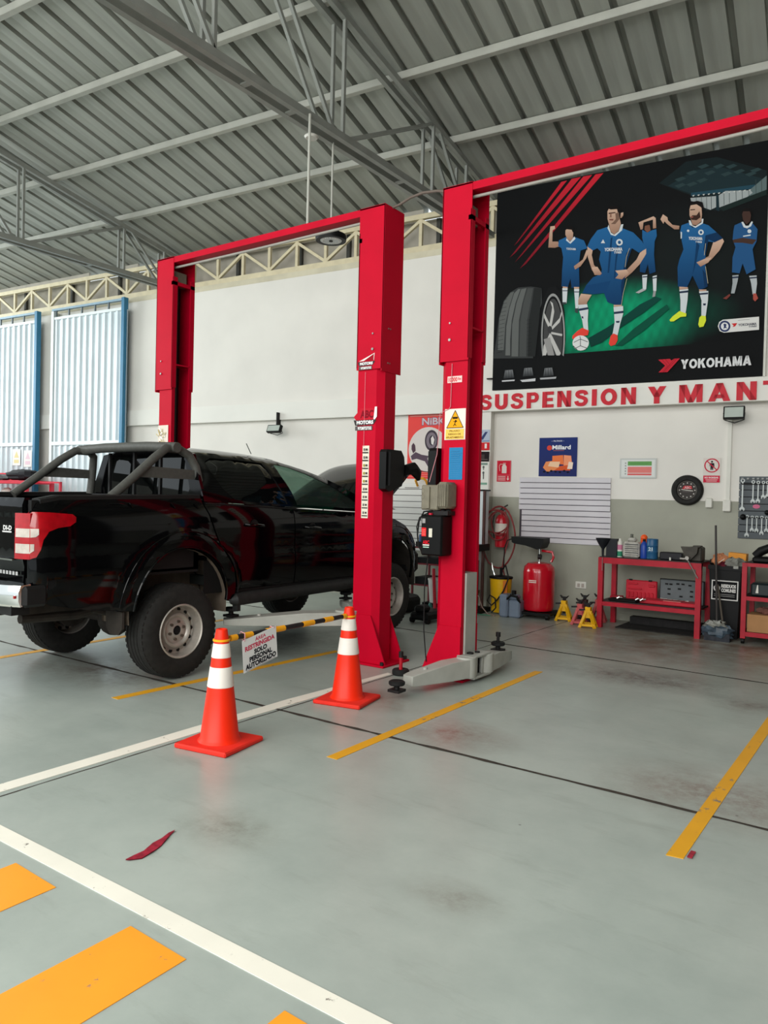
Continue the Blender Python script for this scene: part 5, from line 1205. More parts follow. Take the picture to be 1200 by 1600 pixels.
def d5(S):
    S.rect(.03,.93,.66,.945,(226,150,140)); S.text('NiBK',.23,.80,.11,(150,96,108),w=.40,bold=.06); S.text('NiBK',.238,.807,.098,(196,188,196),w=.385,bold=.02)
    S.disc(.345,.44,.325,(214,206,200),.33,36); S.disc(.40,.57,.11,(72,64,72),.155,26); S.disc(.40,.57,.085,(126,116,124),.12,22); S.disc(.41,.57,.05,(66,58,66),.075,18); S.poly([(.40,.52),(.43,.50),(.45,.58),(.42,.64),(.39,.60)],(222,216,212))
    S.poly([(.06,.34),(.08,.28),(.16,.30),(.30,.26),(.36,.17),(.38,.20),(.34,.30),(.36,.34),(.24,.36),(.14,.40)],(92,76,88)); S.poly([(.07,.44),(.10,.38),(.14,.42),(.13,.50),(.10,.54),(.07,.50)],(84,64,74)); S.line([(.22,.12),(.36,.10)],.01,(60,52,60))
    for k in range(3): S.rect(.03,.03+k*.03,.65,.036+k*.03,(240,150,140))
poster(-5.42,10.115,1.83,.69,.98,(226,78,74),'brake_poster','red and white brake parts poster behind the middle red posts','poster',d5)
def d6(S): S.poly([(.03,.03),(.12,.14),(.16,.14),(.08,.03)],(60,70,110)); S.poly([(.12,.03),(.20,.14),(.24,.14),(.17,.03)],(60,70,110)); S.rect(.0,.0,.27,.02,(130,150,180))
poster(-4.34,10.045,2.36,.27,.17,(176,186,202),'small_poster','small pale blue poster at the top of the pillar right of the red post','poster',d6)
def d7(S): S.text('E 1',.05,.03,.06,(236,226,222),w=.18,bold=.05)
poster(-4.34,10.044,2.24,.27,.11,(204,44,50),'small_poster','small red poster with white lettering on the pillar','poster',d7)
def d8(S): S.rect(.1,.03,.2,.10,(70,60,60)); S.rect(.02,.02,.25,.035,(90,80,78))
poster(-4.34,10.043,2.08,.27,.14,(38,32,34),'small_poster','small black poster below the red one on the pillar','poster',d8)
def d9(S):
    for z in (.34,.26): S.disc(.19,z,.016,(90,96,92),.02,10); S.rect(.182,z-.04,.198,z-.02,(120,120,120))
    S.rect(.06,.37,.25,.40,(120,140,130)); S.rect(.12,.09,.25,.12,(120,160,140)); S.rect(.185,.17,.20,.25,(90,90,86))
poster(-4.34,10.042,1.66,.27,.41,(222,220,212),'product_poster','tall white poster with small bottles on the pillar','poster',d9)
for (w,z,c,lab) in ((-14.62,2.03,(226,214,160),'small white sticker with yellow warning triangle on the left gate'),(-14.25,2.0,(226,200,210),'small white and pink sticker on the left gate')):
    S=wsheet(w,9.862-.0,z); S.base(.26,.34,(232,232,228),.002); S.poly([(.05,.16),(.21,.16),(.13,.30)],c); S.rect(.05,.05,.21,.12,c); S.build('gate_sticker',label=lab,cat='sticker')
# slatted display boards
SLAT=mat('white_slat_board',(206,202,206),.45,0,.03,4); SLG=mat('slat_groove',(70,62,70),.7)
def slats(w,wd,z,rows,rh,n,m,gm,name,label,offs=None,t=.018,skirt=None):
    T=thing(name,label,'board',(w+wd/2,n,z),M=WM)
    b=MB(WM).mat(gm); b.box(w+.012,w+wd-.004,n-.006,n,z+.003,z+rows*rh-.003); b.build('backing',T)
    for k in range(rows):
        o=(offs[k] if offs else 0); b=MB(WM).mat(m); b.box(w+o,w+wd+o*.3,n-t,n-.005,z+k*rh+.006,z+(k+1)*rh-.004); b.build('slat',T)
    return T
slats(-3.655,1.26,.96,12,.0755,10.18,SLAT,SLG,'slatted_board','white horizontal slatted board on the wall above the red oil tank',[.045]*6+[0]*6)
slats(-5.95,1.5,.75,11,.092,10.12,mat('white_slat_panel',(228,226,220),.45,0,.03,4),mat('slat_panel_groove',(120,116,114),.7),'slatted_board','white slatted board behind the raised hood, between the two middle red posts')
S=wsheet(-5.8,10.094,1.36); S.rect(.02,.0,.2,.008,(60,56,56)); S.rect(.05,.012,.17,.02,(90,86,86)); S.rect(.36,.33,.60,.338,(80,74,74)); S.build('board_scribbles',label='faint dark marks on the slatted board behind the hood',cat='marking')
DGB=mat('dark_grey_slat_board',(78,84,88),.5,0,.06,6)
slats(-.855,1.5,1.135,9,.0845,10.18,DGB,mat('black_groove',(24,24,26),.7),'tool_board','dark grey slatted tool board holding spanners at the right edge')
# spanners
WR=mat('chrome_spanner_steel',(150,154,152),.4,.5,.08,20)
def spanner(w,ztop,L_,label,k):
    b=MB(WM).mat(WR); n=10.150; sc=.8+.3*(L_-.15)/.2
    b.lathe([(.011*sc,-.004),(.021*sc,-.004),(.021*sc,.004),(.011*sc,.004),(.011*sc,-.004)],(w,n,ztop-.02),'y',16)
    hz=ztop-L_
    b.prism([(w-.0065*sc,ztop-.038),(w+.0065*sc,ztop-.038),(w+.0075*sc,hz+.04),(w-.0075*sc,hz+.04)],lambda a,z,q:(a,q,z),n-.0035,n+.0035)
    b.prism([(w-.008*sc,hz+.045),(w+.008*sc,hz+.045),(w+.026*sc,hz+.022),(w+.024*sc,hz),(w+.012*sc,hz-.008),(w+.010*sc,hz+.012),(w-.010*sc,hz+.012),(w-.012*sc,hz-.008),(w-.024*sc,hz),(w-.026*sc,hz+.022)],lambda a,z,q:(a,q,z),n-.004,n+.004)
    b.build('spanner',label=label,cat='spanner',group='spanners hung on the tool board')
ordn=['first','second','third','fourth','fifth','sixth','seventh','eighth']
for i,(w,zt,L_) in enumerate([(-.815,1.86,.38),(-.70,1.845,.27),(-.645,1.84,.26),(-.59,1.84,.21),(-.545,1.84,.20)]):
    spanner(w,zt,L_,'upper row chrome spanner, %s from the left on the dark tool board'%ordn[i],i)
for i,(w,zt,L_) in enumerate([(-.755,1.425,.26),(-.70,1.42,.19),(-.65,1.42,.195),(-.595,1.42,.225),(-.545,1.415,.185),(-.49,1.415,.18)]):
    spanner(w,zt,L_,'lower row chrome spanner, %s from the left on the dark tool board'%ordn[i],i)
b=MB(WM).mat(BLK); b.box(-.83,-.40,10.146,10.162,1.792,1.806); b.box(-.83,-.40,10.146,10.162,1.385,1.40); b.build('spanner_rails',label='thin black hanging rails across the dark tool board',cat='rail')
b=MB(WM).mat(mat('grey_socket_clip',(150,150,148),.5))
for w in (-.82,-.76,-.70,-.65,-.60,-.55): b.box(w-.012,w+.012,10.14,10.162,1.855,1.875)
b.build('clip_strip',label='row of pale clips along the top of the dark tool board',cat='clip')
S=wsheet(-.70,10.1585,1.50); S.disc(.04,.03,.04,(206,110,140),.025); S.build('pink_sticker',label='pink oval sticker in the middle of the dark tool board',cat='sticker')
b=MB(WM).mat(BLK); b.ball((-.80,10.14,1.40),.035); b.ball((-.54,10.14,1.46),.03); b.build('black_pliers',label='black rubber grips hanging between spanner rows on the tool board',cat='tool')
# clock shaped like a tyre
ck=thing('wall_clock','tyre shaped wall clock on the wall above the red workbench','clock',(-1.45,10.1,1.53),M=WM)
b=MB(WM).mat(TYR); b.lathe([(.12,.05),(.135,.062),(.165,.065),(.182,.055),(.19,.03),(.19,-.0),(.12,-.0)][::-1],(-1.445,10.18,1.715),'y',40); 
for v in range(0): pass
b2=MB(WM).mat(TYR); b2.lathe([(.118,-.045),(.13,-.062),(.165,-.066),(.183,-.052),(.19,-.03),(.19,0)],(-1.445,10.18,1.715),'y',44); b2.build('tyre',ck)
b=MB(WM).mat(mat('clock_rim',(150,146,140),.3,.6)); b.lathe([(.118,-.045),(.112,-.05),(.106,-.04)],(-1.445,10.18,1.715),'y',36); b.build('dial_rim',ck)
S=wsheet(-1.445-.11,10.145,1.715-.11); S.disc(.11,.11,.108,(70,66,64),n=32)
for k in range(12): a=k*math.pi/6; S.disc(.11+.09*math.cos(a),.11+.09*math.sin(a),.008,(200,196,190),n=8)
S.poly([(.05,.125),(.17,.125),(.16,.165),(.075,.165)],(190,60,66)); S.text('ABC',.075,.128,.03,(214,170,170),w=.08,bold=.04); S.line([(.04,.118),(.18,.10)],.008,(214,210,200)); S.rect(.055,.085,.165,.10,(96,90,88)); S.build('dial',ck)
# floodlights
def flood(w,z,n,wd,ht,tilt,label,M=WM):
    T=thing('floodlight',label,'floodlight',(w,n,z),'wall floodlights',M=WM); r=Matrix.Rotation(tilt,3,'X')
    b=MB(WM).mat(BLK); b.box(w-wd/2,w+wd/2,n-.03,n+.03,z-ht/2,z+ht/2,r); b.build('housing',T,bev=.004)
    b=MB(WM).mat(mat('floodlight_glass',(180,188,180),.15,0,.05,6)); f=r@Vector((0,-.032,0)); b.box(w-wd/2+.016,w+wd/2-.016,n+f.y-.003,n+f.y+.003,z+f.z-ht/2+.016,z+f.z+ht/2-.016,r); b.build('glass',T)
    b=MB(WM).mat(BLKM); b.tube([(w-wd/2,n,z),(w-wd/2+.01,n+.05,z-ht*.5),(w,n+.08,z-ht*.72),(w+wd/2-.01,n+.05,z-ht*.5),(w+wd/2,n,z)],.006,6); b.cyl((w,n+.03,z+ht*.3),(w,n+.12,z+ht*.5),.012); b.build('bracket',T)
flood(-.92,2.645,9.98,.235,.155,math.radians(-12),'black wall floodlight under the band above the right hand conduit')
flood(-7.79,2.62,9.90,.27,.13,math.radians(-22),'small wall floodlight on the white wall behind the truck')
b=MB(WM).mat(BLKM); b.box(-7.80,-7.78,9.95,10.05,2.68,2.90); b.build('lamp_arm',label='short dark bracket above the floodlight behind the truck',cat='bracket')
PLW=mat('white_plastic',(214,212,202),.45,0,.03,6)
b=MB(WM).mat(PLW); b.box(-1.0,-.955,10.155,10.18,1.58,2.60); b.build('cable_conduit',label='vertical white cable conduit running up to the right floodlight',cat='conduit')
b=MB(WM).mat(PLW); b.cbox(-1.03,-.94,10.13,10.18,1.46,1.60,.008); b.build('junction_box',label='white box at the foot of the vertical conduit',cat='electrical box')
b=MB(WM).mat(PLW); b.cbox(-1.23,-1.15,10.14,10.18,1.50,1.62,.01); b.build('light_switch',label='white switch plate below the prohibition sign',cat='switch')
T=thing('wall_outlet','white double power outlet low on the grey wall right of the oil tank','outlet',(-2.76,10.16,.37),M=WM)
b=MB(WM).mat(PLW); b.cbox(-2.83,-2.68,10.165,10.18,.37,.465,.008); b.build('plate',T)
b=MB(WM).mat(mat('outlet_face',(170,160,150),.5)); b.box(-2.80,-2.765,10.161,10.166,.39,.44); b.box(-2.745,-2.71,10.161,10.166,.39,.44); b.build('sockets',T)
b=MB(WM).mat(mat('yellow_grip',(226,160,50),.45)); b.tube([(-5.20,10.05,1.72),(-5.20,9.98,1.80),(-5.17,9.96,1.83),(-5.06,9.96,1.83),(-5.03,9.98,1.80),(-5.03,10.05,1.72)],.018,8); b.build('yellow_handle',label='yellow plastic handle on the slatted board under the red brake poster',cat='handle')
# ---------------------------------------------------------------- extinguisher, hose, oil equipment
T=thing('fire_extinguisher','red fire extinguisher hanging on the wall inside the coiled red hose','fire extinguisher',(-3.87,10.02,.88),M=WM)
EX=mat('red_extinguisher_paint',(186,26,40),.25,0,.05,6,coat=.4)
b=MB(WM).mat(EX); b.lathe([(0,.0),(.085,.0),(.09,.02),(.09,.36),(.08,.41),(.05,.45),(.025,.46),(.022,.49)],(-3.86,10.06,.88),n=28); b.build('cylinder',T)
b=MB(WM).mat(mat('white_label',(222,212,200),.5)); b.lathe([(.0915,.20),(.0915,.33)],(-3.86,10.06,.88),n=28); b.build('label_band',T)
b=MB(WM).mat(BLKM); b.cyl((-3.86,10.06,1.36),(-3.86,10.06,1.41),.02); b.bar((-3.88,10.05,1.41),(-3.76,10.0,1.47),.02,.014); b.bar((-3.88,10.05,1.40),(-3.78,10.0,1.41),.02,.014); b.tube([(-3.88,10.04,1.39),(-3.95,10.0,1.36),(-3.965,9.98,1.2),(-3.94,9.98,1.0)],.009); b.build('valve',T)
HOSE=mat('dark_red_air_hose',(130,44,44),.5,0,.12,14)
def loop(cw,cz,rw,rz_,n,ph=0,k=30,a=360,tilt=0): return [(cw+rw*math.cos(math.radians(ph+a*i/k)),n+.012*math.sin(i*.9)-tilt*math.sin(math.radians(ph+a*i/k)),cz+rz_*math.sin(math.radians(ph+a*i/k))) for i in range(k+1)]
b=MB(WM).mat(HOSE)
b.tube(loop(-3.87,1.18,.155,.20,9.93,20),.010,8); b.tube(loop(-3.84,1.22,.12,.17,9.915,90),.010,8); b.tube(loop(-3.90,1.24,.19,.16,9.92,160),.010,8)
b.tube(loop(-3.86,1.02,.24,.43,9.945,80),.012,8)
b.tube([(-3.76,9.92,1.38),(-3.72,9.92,1.2),(-3.70,9.90,.98),(-3.74,9.88,.8),(-3.76,9.86,.62),(-3.70,9.8,.50)],.010,8)
b.build('air_hose',label='coiled dark red air hose looped over the fire extinguisher',cat='hose')
b=MB(WM).mat(CHR); b.tube([(-3.93,9.90,.66),(-3.91,9.88,.58),(-3.86,9.86,.47),(-3.86,9.86,.42)],[.012,.013,.008,.005],8); b.build('blow_gun',label='chrome blow gun nozzle hanging below the hose coil',cat='nozzle')
T=thing('oil_pump_drum','yellow oil pump drum with black lid standing against the wall under the hose','drum',(-3.80,9.62,0),M=WM)
YD=mat('yellow_drum_paint',(228,176,20),.3,0,.05,5,coat=.3)
b=MB(WM).mat(YD); b.lathe([(0,0),(.115,0),(.125,.02),(.15,.46),(0,.46)],(-3.72,9.72,.02),n=30); b.build('drum',T)
b=MB(WM).mat(BLK); b.lathe([(.158,0),(.162,.012),(.158,.028),(.06,.04),(0,.04)],(-3.72,9.72,.475),n=30); b.cyl((-3.72,9.72,.5),(-3.72,9.72,.62),.02); b.build('lid',T)
b=MB(WM).mat(mat('orange_pump_panel',(206,110,30),.5)); b.box(-3.64,-3.58,9.585,9.60,.22,.46); b.build('pump_panel',T)
b=MB(WM).mat(RUB); b.tube([(-3.70,9.70,.60),(-3.62,9.62,.66),(-3.56,9.58,.50),(-3.62,9.55,.32),(-3.70,9.54,.20),(-3.78,9.54,.12),(-3.84,9.54,.18),(-3.80,9.53,.26),(-3.72,9.52,.22),(-3.70,9.5,.10),(-3.76,9.5,.03)],.010,8); b.tube([(-3.68,9.7,.6),(-3.66,9.66,.9),(-3.62,9.66,1.0),(-3.56,9.66,1.02)],.008,8); b.build('delivery_hose',T)
T=thing('oil_jug','grey blue plastic oil jug on the floor between yellow drum and red tank','jug',(-3.50,9.45,0),M=WM)
JG=mat('grey_blue_jug_plastic',(112,124,140),.35,0,.06,8)
b=MB(WM).mat(JG); b.cbox(-3.62,-3.50,9.40,9.62,.0,.30,.02); b.cbox(-3.50,-3.34,9.42,9.60,.0,.23,.02); b.cbox(-3.52,-3.38,9.44,9.58,.23,.30,.02); b.build('body',T)
b=MB(WM).mat(BLK); b.tube([(-3.52,9.42,.24),(-3.46,9.40,.30),(-3.38,9.42,.28),(-3.35,9.45,.20)],.018,8); b.cyl((-3.45,9.5,.29),(-3.45,9.5,.35),.03); b.build('cap_and_grip',T)
# oil drain tank
T=thing('oil_drain_tank','red waste oil drain tank on castors with a black side funnel','oil tank',(-3.19,9.72,0),M=WM)
OT=mat('glossy_red_tank',(190,10,32),.22,0,.04,4,coat=.6)
b=MB(WM).mat(OT); b.lathe([(0,.10),(.14,.10),(.19,.12),(.208,.17),(.208,.62),(.195,.69),(.15,.735),(.06,.75),(0,.75)],(-3.19,9.72,-.02),n=40); b.build('tank',T)
S=Sheet((-3.255,9.505,.47),(1,0,0),(0,0,1),WM); S.rect(0,0,.10,.012,(224,206,196)); S.rect(0,.022,.10,.034,(224,206,196)); S.build('tank_label',T)
b=MB(WM).mat(CHR); b.cyl((-3.19,9.72,.72),(-3.19,9.72,.92),.02); b.mat(BLKM); b.cyl((-3.20,9.70,.80),(-3.16,9.70,.80),.035); b.build('pipe',T)
b=MB(WM).mat(BLK); b.prism([(-3.54,1.055),(-3.10,1.045),(-3.10,.99),(-3.13,.92),(-3.18,.90),(-3.34,.945),(-3.50,.965),(-3.53,.98)],lambda a,z,q:(a,q,z),9.58,9.86); b.build('funnel',T,bev=.012)
b=MB(WM).mat(OT); b.tube([(-3.16,9.72,.88),(-3.02,9.72,.87),(-3.0,9.72,.80),(-3.03,9.72,.74)],.016,8); b.build('push_handle',T)
b=MB(WM).mat(BLK); b.box(-3.40,-2.96,9.50,9.94,.05,.085)
for x,y in ((-3.38,9.54),(-3.0,9.52),(-3.38,9.9),(-3.0,9.9)): b.cyl((x-.02,y,.035),(x+.02,y,.035),.035,n=14)
b.build('castor_base',T)
b=MB(WM).mat(mat('thin_grey_wire',(140,120,110),.6)); b.tube([(-4.25,9.6,.20),(-4.0,9.5,.27),(-3.93,9.45,.24),(-3.86,9.42,.10),(-3.78,9.42,.02),(-3.66,9.38,.012)],.007,6); b.mat(mat('green_wire',(60,130,100),.6)); b.tube([(-4.05,9.4,.05),(-3.95,9.38,.01),(-3.8,9.38,.01),(-3.72,9.38,.01)],.006,6); b.build('floor_cables',label='thin pinkish and green cables on the floor by the yellow drum',cat='cable')
# jack stands (wall frame)
def jack(x,y,m,label,h=.30,grp=True):
    T=thing('jack_stand',label,'jack stand',(x,y,0),'jack stands beside the workbench')
    b=MB().mat(m); s1=.095; t=.045
    for a in (45,135,225,315):
        r=math.radians(a+12); p0=Vector((x+s1*1.35*math.cos(r),y+s1*1.35*math.sin(r),0)); p1=Vector((x+.035*math.cos(r),y+.035*math.sin(r),h*.66)); b.bar(p0,p1,.045,.012)
    for a in (0,90,180,270):
        r=math.radians(a+12); c=Vector((x+.088*math.cos(r),y+.088*math.sin(r),.035)); tt=Vector((-math.sin(r),math.cos(r),0)); b.bar(c-tt*.085,c+tt*.085,.010,.028)
        c=Vector((x+.04*math.cos(r),y+.04*math.sin(r),h*.56)); b.bar(c-tt*.04,c+tt*.04,.010,.09)
    b.box(x-.033,x+.033,y-.033,y+.033,h*.60,h*.86); b.build('base_frame',T)
    b=MB().mat(BLKM); b.box(x-.018,x+.018,y-.014,y+.014,h*.3,h*.98); b.prism([(-.055,h*1.08),(-.03,h*.96),(.03,h*.96),(.055,h*1.08),(.03,h*1.02),(-.03,h*1.02)],lambda a,z,q:(x+a,y+q,z),-.025,.025); b.build('saddle_post',T)
    b=MB().mat(BLKM); b.bar((x-.03,y-.03,h*.74),(x-.10,y-.045,h*.72),.012,.02); b.build('release_handle',T)
YJ=mat('yellow_jack_paint',(228,172,24),.4,0,.07,8); RJ=mat('faded_red_jack_paint',(188,84,84),.5,0,.1,10)
jack(-3.705,9.36,YJ,'yellow jack stand nearest the red oil tank'); jack(-3.43,9.20,RJ,'faded red jack stand between the two yellow jack stands'); jack(-3.27,9.05,YJ,'yellow jack stand leaning close to the workbench leg',.29)
jack(-3.47,9.46,mat('dark_jack_paint',(58,34,34),.6,0,.1,10),'dark jack stand half hidden behind the faded red one',.33); jack(-3.34,9.60,RJ,'red jack stand half hidden behind the front yellow one',.33)
# ---------------------------------------------------------------- workbench
BR=mat('red_bench_paint',(168,24,42),.42,0,.12,8); TOP=mat('dark_bench_top',(44,36,34),.6,0,.2,12)
T=thing('workbench','long red steel workbench with lower shelf against the grey wall','workbench',(-2.56,9.4,0))
X0,X1,Y0,Y1=-3.20,-2.0,9.15,9.72
for (x,y) in ((X0,Y0),(X1-.06,Y0),(X0+.0,Y1-.06),(X1-.06,Y1-.06)):
    b=MB().mat(BR); b.box(x,x+.06,y,y+.06,0,.86); b.build('leg',T)
for y in (Y0,Y1-.06):
    b=MB().mat(BR); b.box(X0,X1,y+.002,y+.058,.79,.862); b.build('top_rail',T)
    b=MB().mat(BR); b.box(X0,X1,y+.004,y+.056,.27,.32); b.build('shelf_rail',T)
b=MB().mat(TOP); b.box(X0+.01,X1-.01,Y0+.01,Y1,.862,.872); b.build('bench_top',T)
b=MB().mat(TOP); b.box(X0+.02,X1-.02,Y0+.05,Y1,.315,.33); b.build('shelf',T)
ZT=.873; ZS=.331
b=MB().mat(mat('black_oil_funnel',(26,28,34),.4,0,.06,6)); x,y=-3.19,9.30
b.lathe([(.012,0),(.016,.10),(.055,.16),(.085,.215),(.09,.235),(.082,.235),(.05,.165)],(-3.17,9.22,.86),n=24); b.box(-3.13,-3.0,9.22,9.36,.873,1.09); b.build('black_jug_funnel',label='black funnel and oil can on the left corner of the workbench',cat='funnel')
b=MB().mat(BOLT); b.cyl((-3.145,9.14,.70),(-3.145,9.14,.86),.004,n=6); b.build('screwdriver',label='thin steel rod hanging over the workbench front left corner',cat='tool')
T2=thing('spray_bottle','small white, pink and green spray can on the workbench','spray can',(-2.97,9.25,ZT))
b=MB().mat(PLW); b.cyl((-2.97,9.25,ZT),(-2.97,9.25,ZT+.19),.03,n=18); b.cyl((-2.97,9.25,ZT+.19),(-2.97,9.25,ZT+.225),.02,.012,n=14); b.build('can',T2)
b=MB().mat(mat('green_label',(40,130,96),.5)); b.cyl((-2.97,9.25,ZT+.01),(-2.97,9.25,ZT+.07),.031,n=18); b.mat(mat('pink_label',(200,120,150),.5)); b.cyl((-2.97,9.25,ZT+.09),(-2.97,9.25,ZT+.15),.031,n=18); b.build('label_band',T2)
CLP=glassmat('clear_plastic',(214,214,206),.55,.1)
b=MB().mat(CLP); b.lathe([(0,0),(.055,0),(.058,.02),(.058,.16),(.03,.22),(.017,.25),(.017,.28),(0,.28)],(-2.88,9.42,ZT),n=20); b.build('clear_bottle',label='tall clear plastic bottle standing behind the plastic jug on the workbench',cat='bottle')
T2=thing('battery_water_jug','square clear plastic jug with dark printed label on the workbench','jug',(-2.82,9.28,ZT))
b=MB().mat(mat('cloudy_plastic',(176,172,164),.35,0,.2,20)); b.cbox(-2.93,-2.73,9.22,9.36,ZT,ZT+.19,.02); b.cbox(-2.88,-2.78,9.25,9.33,ZT+.19,ZT+.24,.02); b.build('body',T2)
S=Sheet((-2.92,9.2195,ZT),(1,0,0),(0,0,1))
for k in range(6): S.rect(.02,.03+k*.025,.18,.042+k*.025,(84,84,84) if k%2 else (120,118,112))
S.build('label_print',T2)
b=MB().mat(mat('orange_cap_can',(236,88,30),.35)); b.ball((-2.74,9.45,ZT+.24),.042); b.cyl((-2.74,9.45,ZT),(-2.74,9.45,ZT+.22),.04,n=16); b.build('orange_can',label='round orange can top showing behind the plastic jug',cat='can')
b=MB().mat(mat('blue_bottle_plastic',(30,64,150),.35)); b.lathe([(0,0),(.04,0),(.042,.01),(.042,.15),(.02,.20),(.015,.205)],(-2.685,9.27,ZT),n=20); b.mat(BLK); b.lathe([(.017,.20),(.017,.23),(0,.232)],(-2.685,9.27,ZT),n=16); b.build('blue_bottle',label='blue plastic bottle with black cap on the workbench',cat='bottle')
T2=thing('blue_oil_drum','small dark blue oil drum with white figures on the workbench','drum',(-2.59,9.28,ZT))
b=MB().mat(mat('blue_drum_paint',(34,84,122),.35,0,.05,5)); b.lathe([(0,0),(.062,0),(.066,.005),(.066,.075),(.069,.08),(.066,.085),(.066,.15),(.069,.155),(.066,.16),(.066,.235),(.062,.24),(0,.235)],(-2.59,9.28,ZT),n=28); b.build('drum',T2)
S=Sheet((-2.63,9.2105,ZT+.10),(1,0,0),(0,0,1)); S.text('21',.012,.0,.04,(190,206,210),w=.05,bold=.04); S.build('drum_figures',T2)
b=MB().mat(mat('black_case',(22,20,26),.4)); b.cbox(-2.50,-2.24,9.26,9.40,ZT,ZT+.09,.01); b.build('black_case',label='long low black case in the middle of the workbench top',cat='case')
b=MB().mat(PLW); b.cyl((-2.36,9.20,ZT),(-2.36,9.20,ZT+.035),.01,n=8); b.build('small_bulb',label='tiny white cylinder in front of the black case on the workbench',cat='part')
# vice
T2=thing('bench_vice','grey bench vice with long handle bolted on the workbench right corner','vice',(-2.13,9.25,ZT))
VI=mat('cast_iron_grey',(64,60,54),.5,.3,.15,16)
b=MB().mat(VI); b.cbox(-2.17,-2.02,9.24,9.42,ZT,ZT+.17,.015); b.prism([(-2.24,ZT+.17),(-2.05,ZT+.17),(-2.06,ZT+.10),(-2.13,ZT+.02),(-2.19,ZT+.06),(-2.22,ZT+.13)],lambda a,z,q:(a,q,z),9.17,9.25); b.box(-2.12,-2.04,9.24,9.36,ZT+.17,ZT+.185); b.build('jaw_body',T2)
b=MB().mat(BOLT); b.cyl((-2.15,9.10,ZT+.045),(-2.15,9.24,ZT+.045),.022,n=12); b.cyl((-2.16,9.11,ZT+.05),(-2.03,9.12,ZT-.18),.007,n=8); b.cyl((-2.24,9.16,ZT+.03),(-2.18,9.16,ZT+.03),.015,n=10); b.build('screw_and_handle',T2)
# lower shelf cases
T2=thing('socket_case','open red plastic tool case standing on the workbench shelf','tool case',(-2.76,9.5,ZS))
RC=mat('red_case_plastic',(190,34,50),.4,0,.06,8)
b=MB().mat(RC); b.cbox(-2.98,-2.60,9.56,9.60,ZS,ZS+.245,.01)
for k in range(7): b.cbox(-2.955+k*.048,-2.925+k*.048,9.545,9.565,ZS+.03,ZS+.10,.008)
b.cbox(-2.955,-2.78,9.545,9.565,ZS+.13,ZS+.15,.005); b.cbox(-2.70,-2.62,9.545,9.565,ZS+.17,ZS+.2,.008); b.cbox(-2.95,-2.83,9.545,9.565,ZS+.19,ZS+.21,.006); b.build('lid',T2)
b=MB().mat(BLK); b.box(-2.94,-2.90,9.55,9.57,ZS+.24,ZS+.255); b.box(-2.70,-2.66,9.55,9.57,ZS+.24,ZS+.255); b.build('latches',T2)
T2=thing('grey_socket_case','open grey moulded tool case standing on the workbench shelf beside the red one','tool case',(-2.26,9.5,ZS))
GC=mat('grey_case_plastic',(96,102,104),.5,0,.06,8)
b=MB().mat(GC); b.cbox(-2.56,-2.06,9.56,9.60,ZS,ZS+.28,.008); b.build('tray',T2)
b=MB().mat(BLK); b.box(-2.57,-2.05,9.585,9.605,ZS+.005,ZS+.29)
for (u,v) in ((.05,.22),(.10,.22),(.18,.23),(.24,.23),(.32,.22),(.40,.22),(.08,.16),(.20,.17),(.34,.15),(.08,.10),(.22,.08),(.34,.09),(.05,.03),(.12,.03),(.20,.03),(.44,.2)): b.box(-2.55+u,-2.515+u,9.552,9.562,ZS+v,ZS+v+.018)
b.build('slots',T2)
T2=thing('open_case_base','red case base with chrome sockets lying on the workbench shelf','tool case',(-2.35,9.3,ZS))
b=MB().mat(RC); b.cbox(-2.72,-2.08,9.28,9.54,ZS,ZS+.045,.008); b.build('base',T2)
b=MB().mat(mat('pink_tray',(196,110,104),.5)); b.box(-2.45,-2.25,9.30,9.36,ZS+.045,ZS+.052); b.build('insert',T2)
b=MB().mat(BLK); b.cbox(-3.08,-2.74,9.20,9.36,ZS,ZS+.035,.01); b.build('black_tray',label='flat black tool tray at the left of the workbench shelf',cat='tray')
for i,(x,y,L_) in enumerate(((-2.98,9.22,.0),(-2.76,9.24,0),(-2.71,9.26,0),(-2.70,9.22,0))):
    b=MB().mat(CHR); b.cyl((x,y,ZS+.036),(x+.03,y+.01,ZS+.055),.016,n=12); b.cyl((x+.01,y,ZS+.04),(x+.06,y+.02,ZS+.05),.008,n=8)
    b.build('chrome_socket',label=['chrome socket at the left end of the workbench shelf','leftmost chrome socket of the cluster on the workbench shelf','rear chrome socket of the cluster on the workbench shelf','front chrome socket of the cluster on the workbench shelf'][i],cat='socket',group='chrome sockets on the shelf')
b=MB().mat(CHR); b.cyl((-2.52,9.43,ZS+.06),(-2.20,9.40,ZS+.055),.007,n=8); b.cyl((-2.22,9.40,ZS+.055),(-2.18,9.398,ZS+.055),.011,n=8); b.build('ratchet_bar',label='long chrome ratchet bar lying across the red case base',cat='tool')
b=MB().mat(BR); b.box(-3.13,-3.0,9.42,9.54,ZS,ZS+.04); b.build('small_red_box',label='small dull red box at the back of the workbench shelf left end',cat='box')
b=MB().mat(mat('bench_shade_dark',(36,34,32),.9,0,.3,20)); b.box(-3.0,-2.05,9.25,9.80,0,.012); b.build('bench_shade_sheet',label='dark floor sheet standing in for shade beneath the workbench',cat='mat')  # dark sheet laid where the bench only shades the floor
b=MB().mat(mat('black_floor_bar',(28,26,26),.7,0,.3,20)); b.box(-2.95,-2.1,9.66,9.80,.012,.10); b.build('black_beam',label='long black bar lying on the dark sheet beneath the workbench',cat='bar')
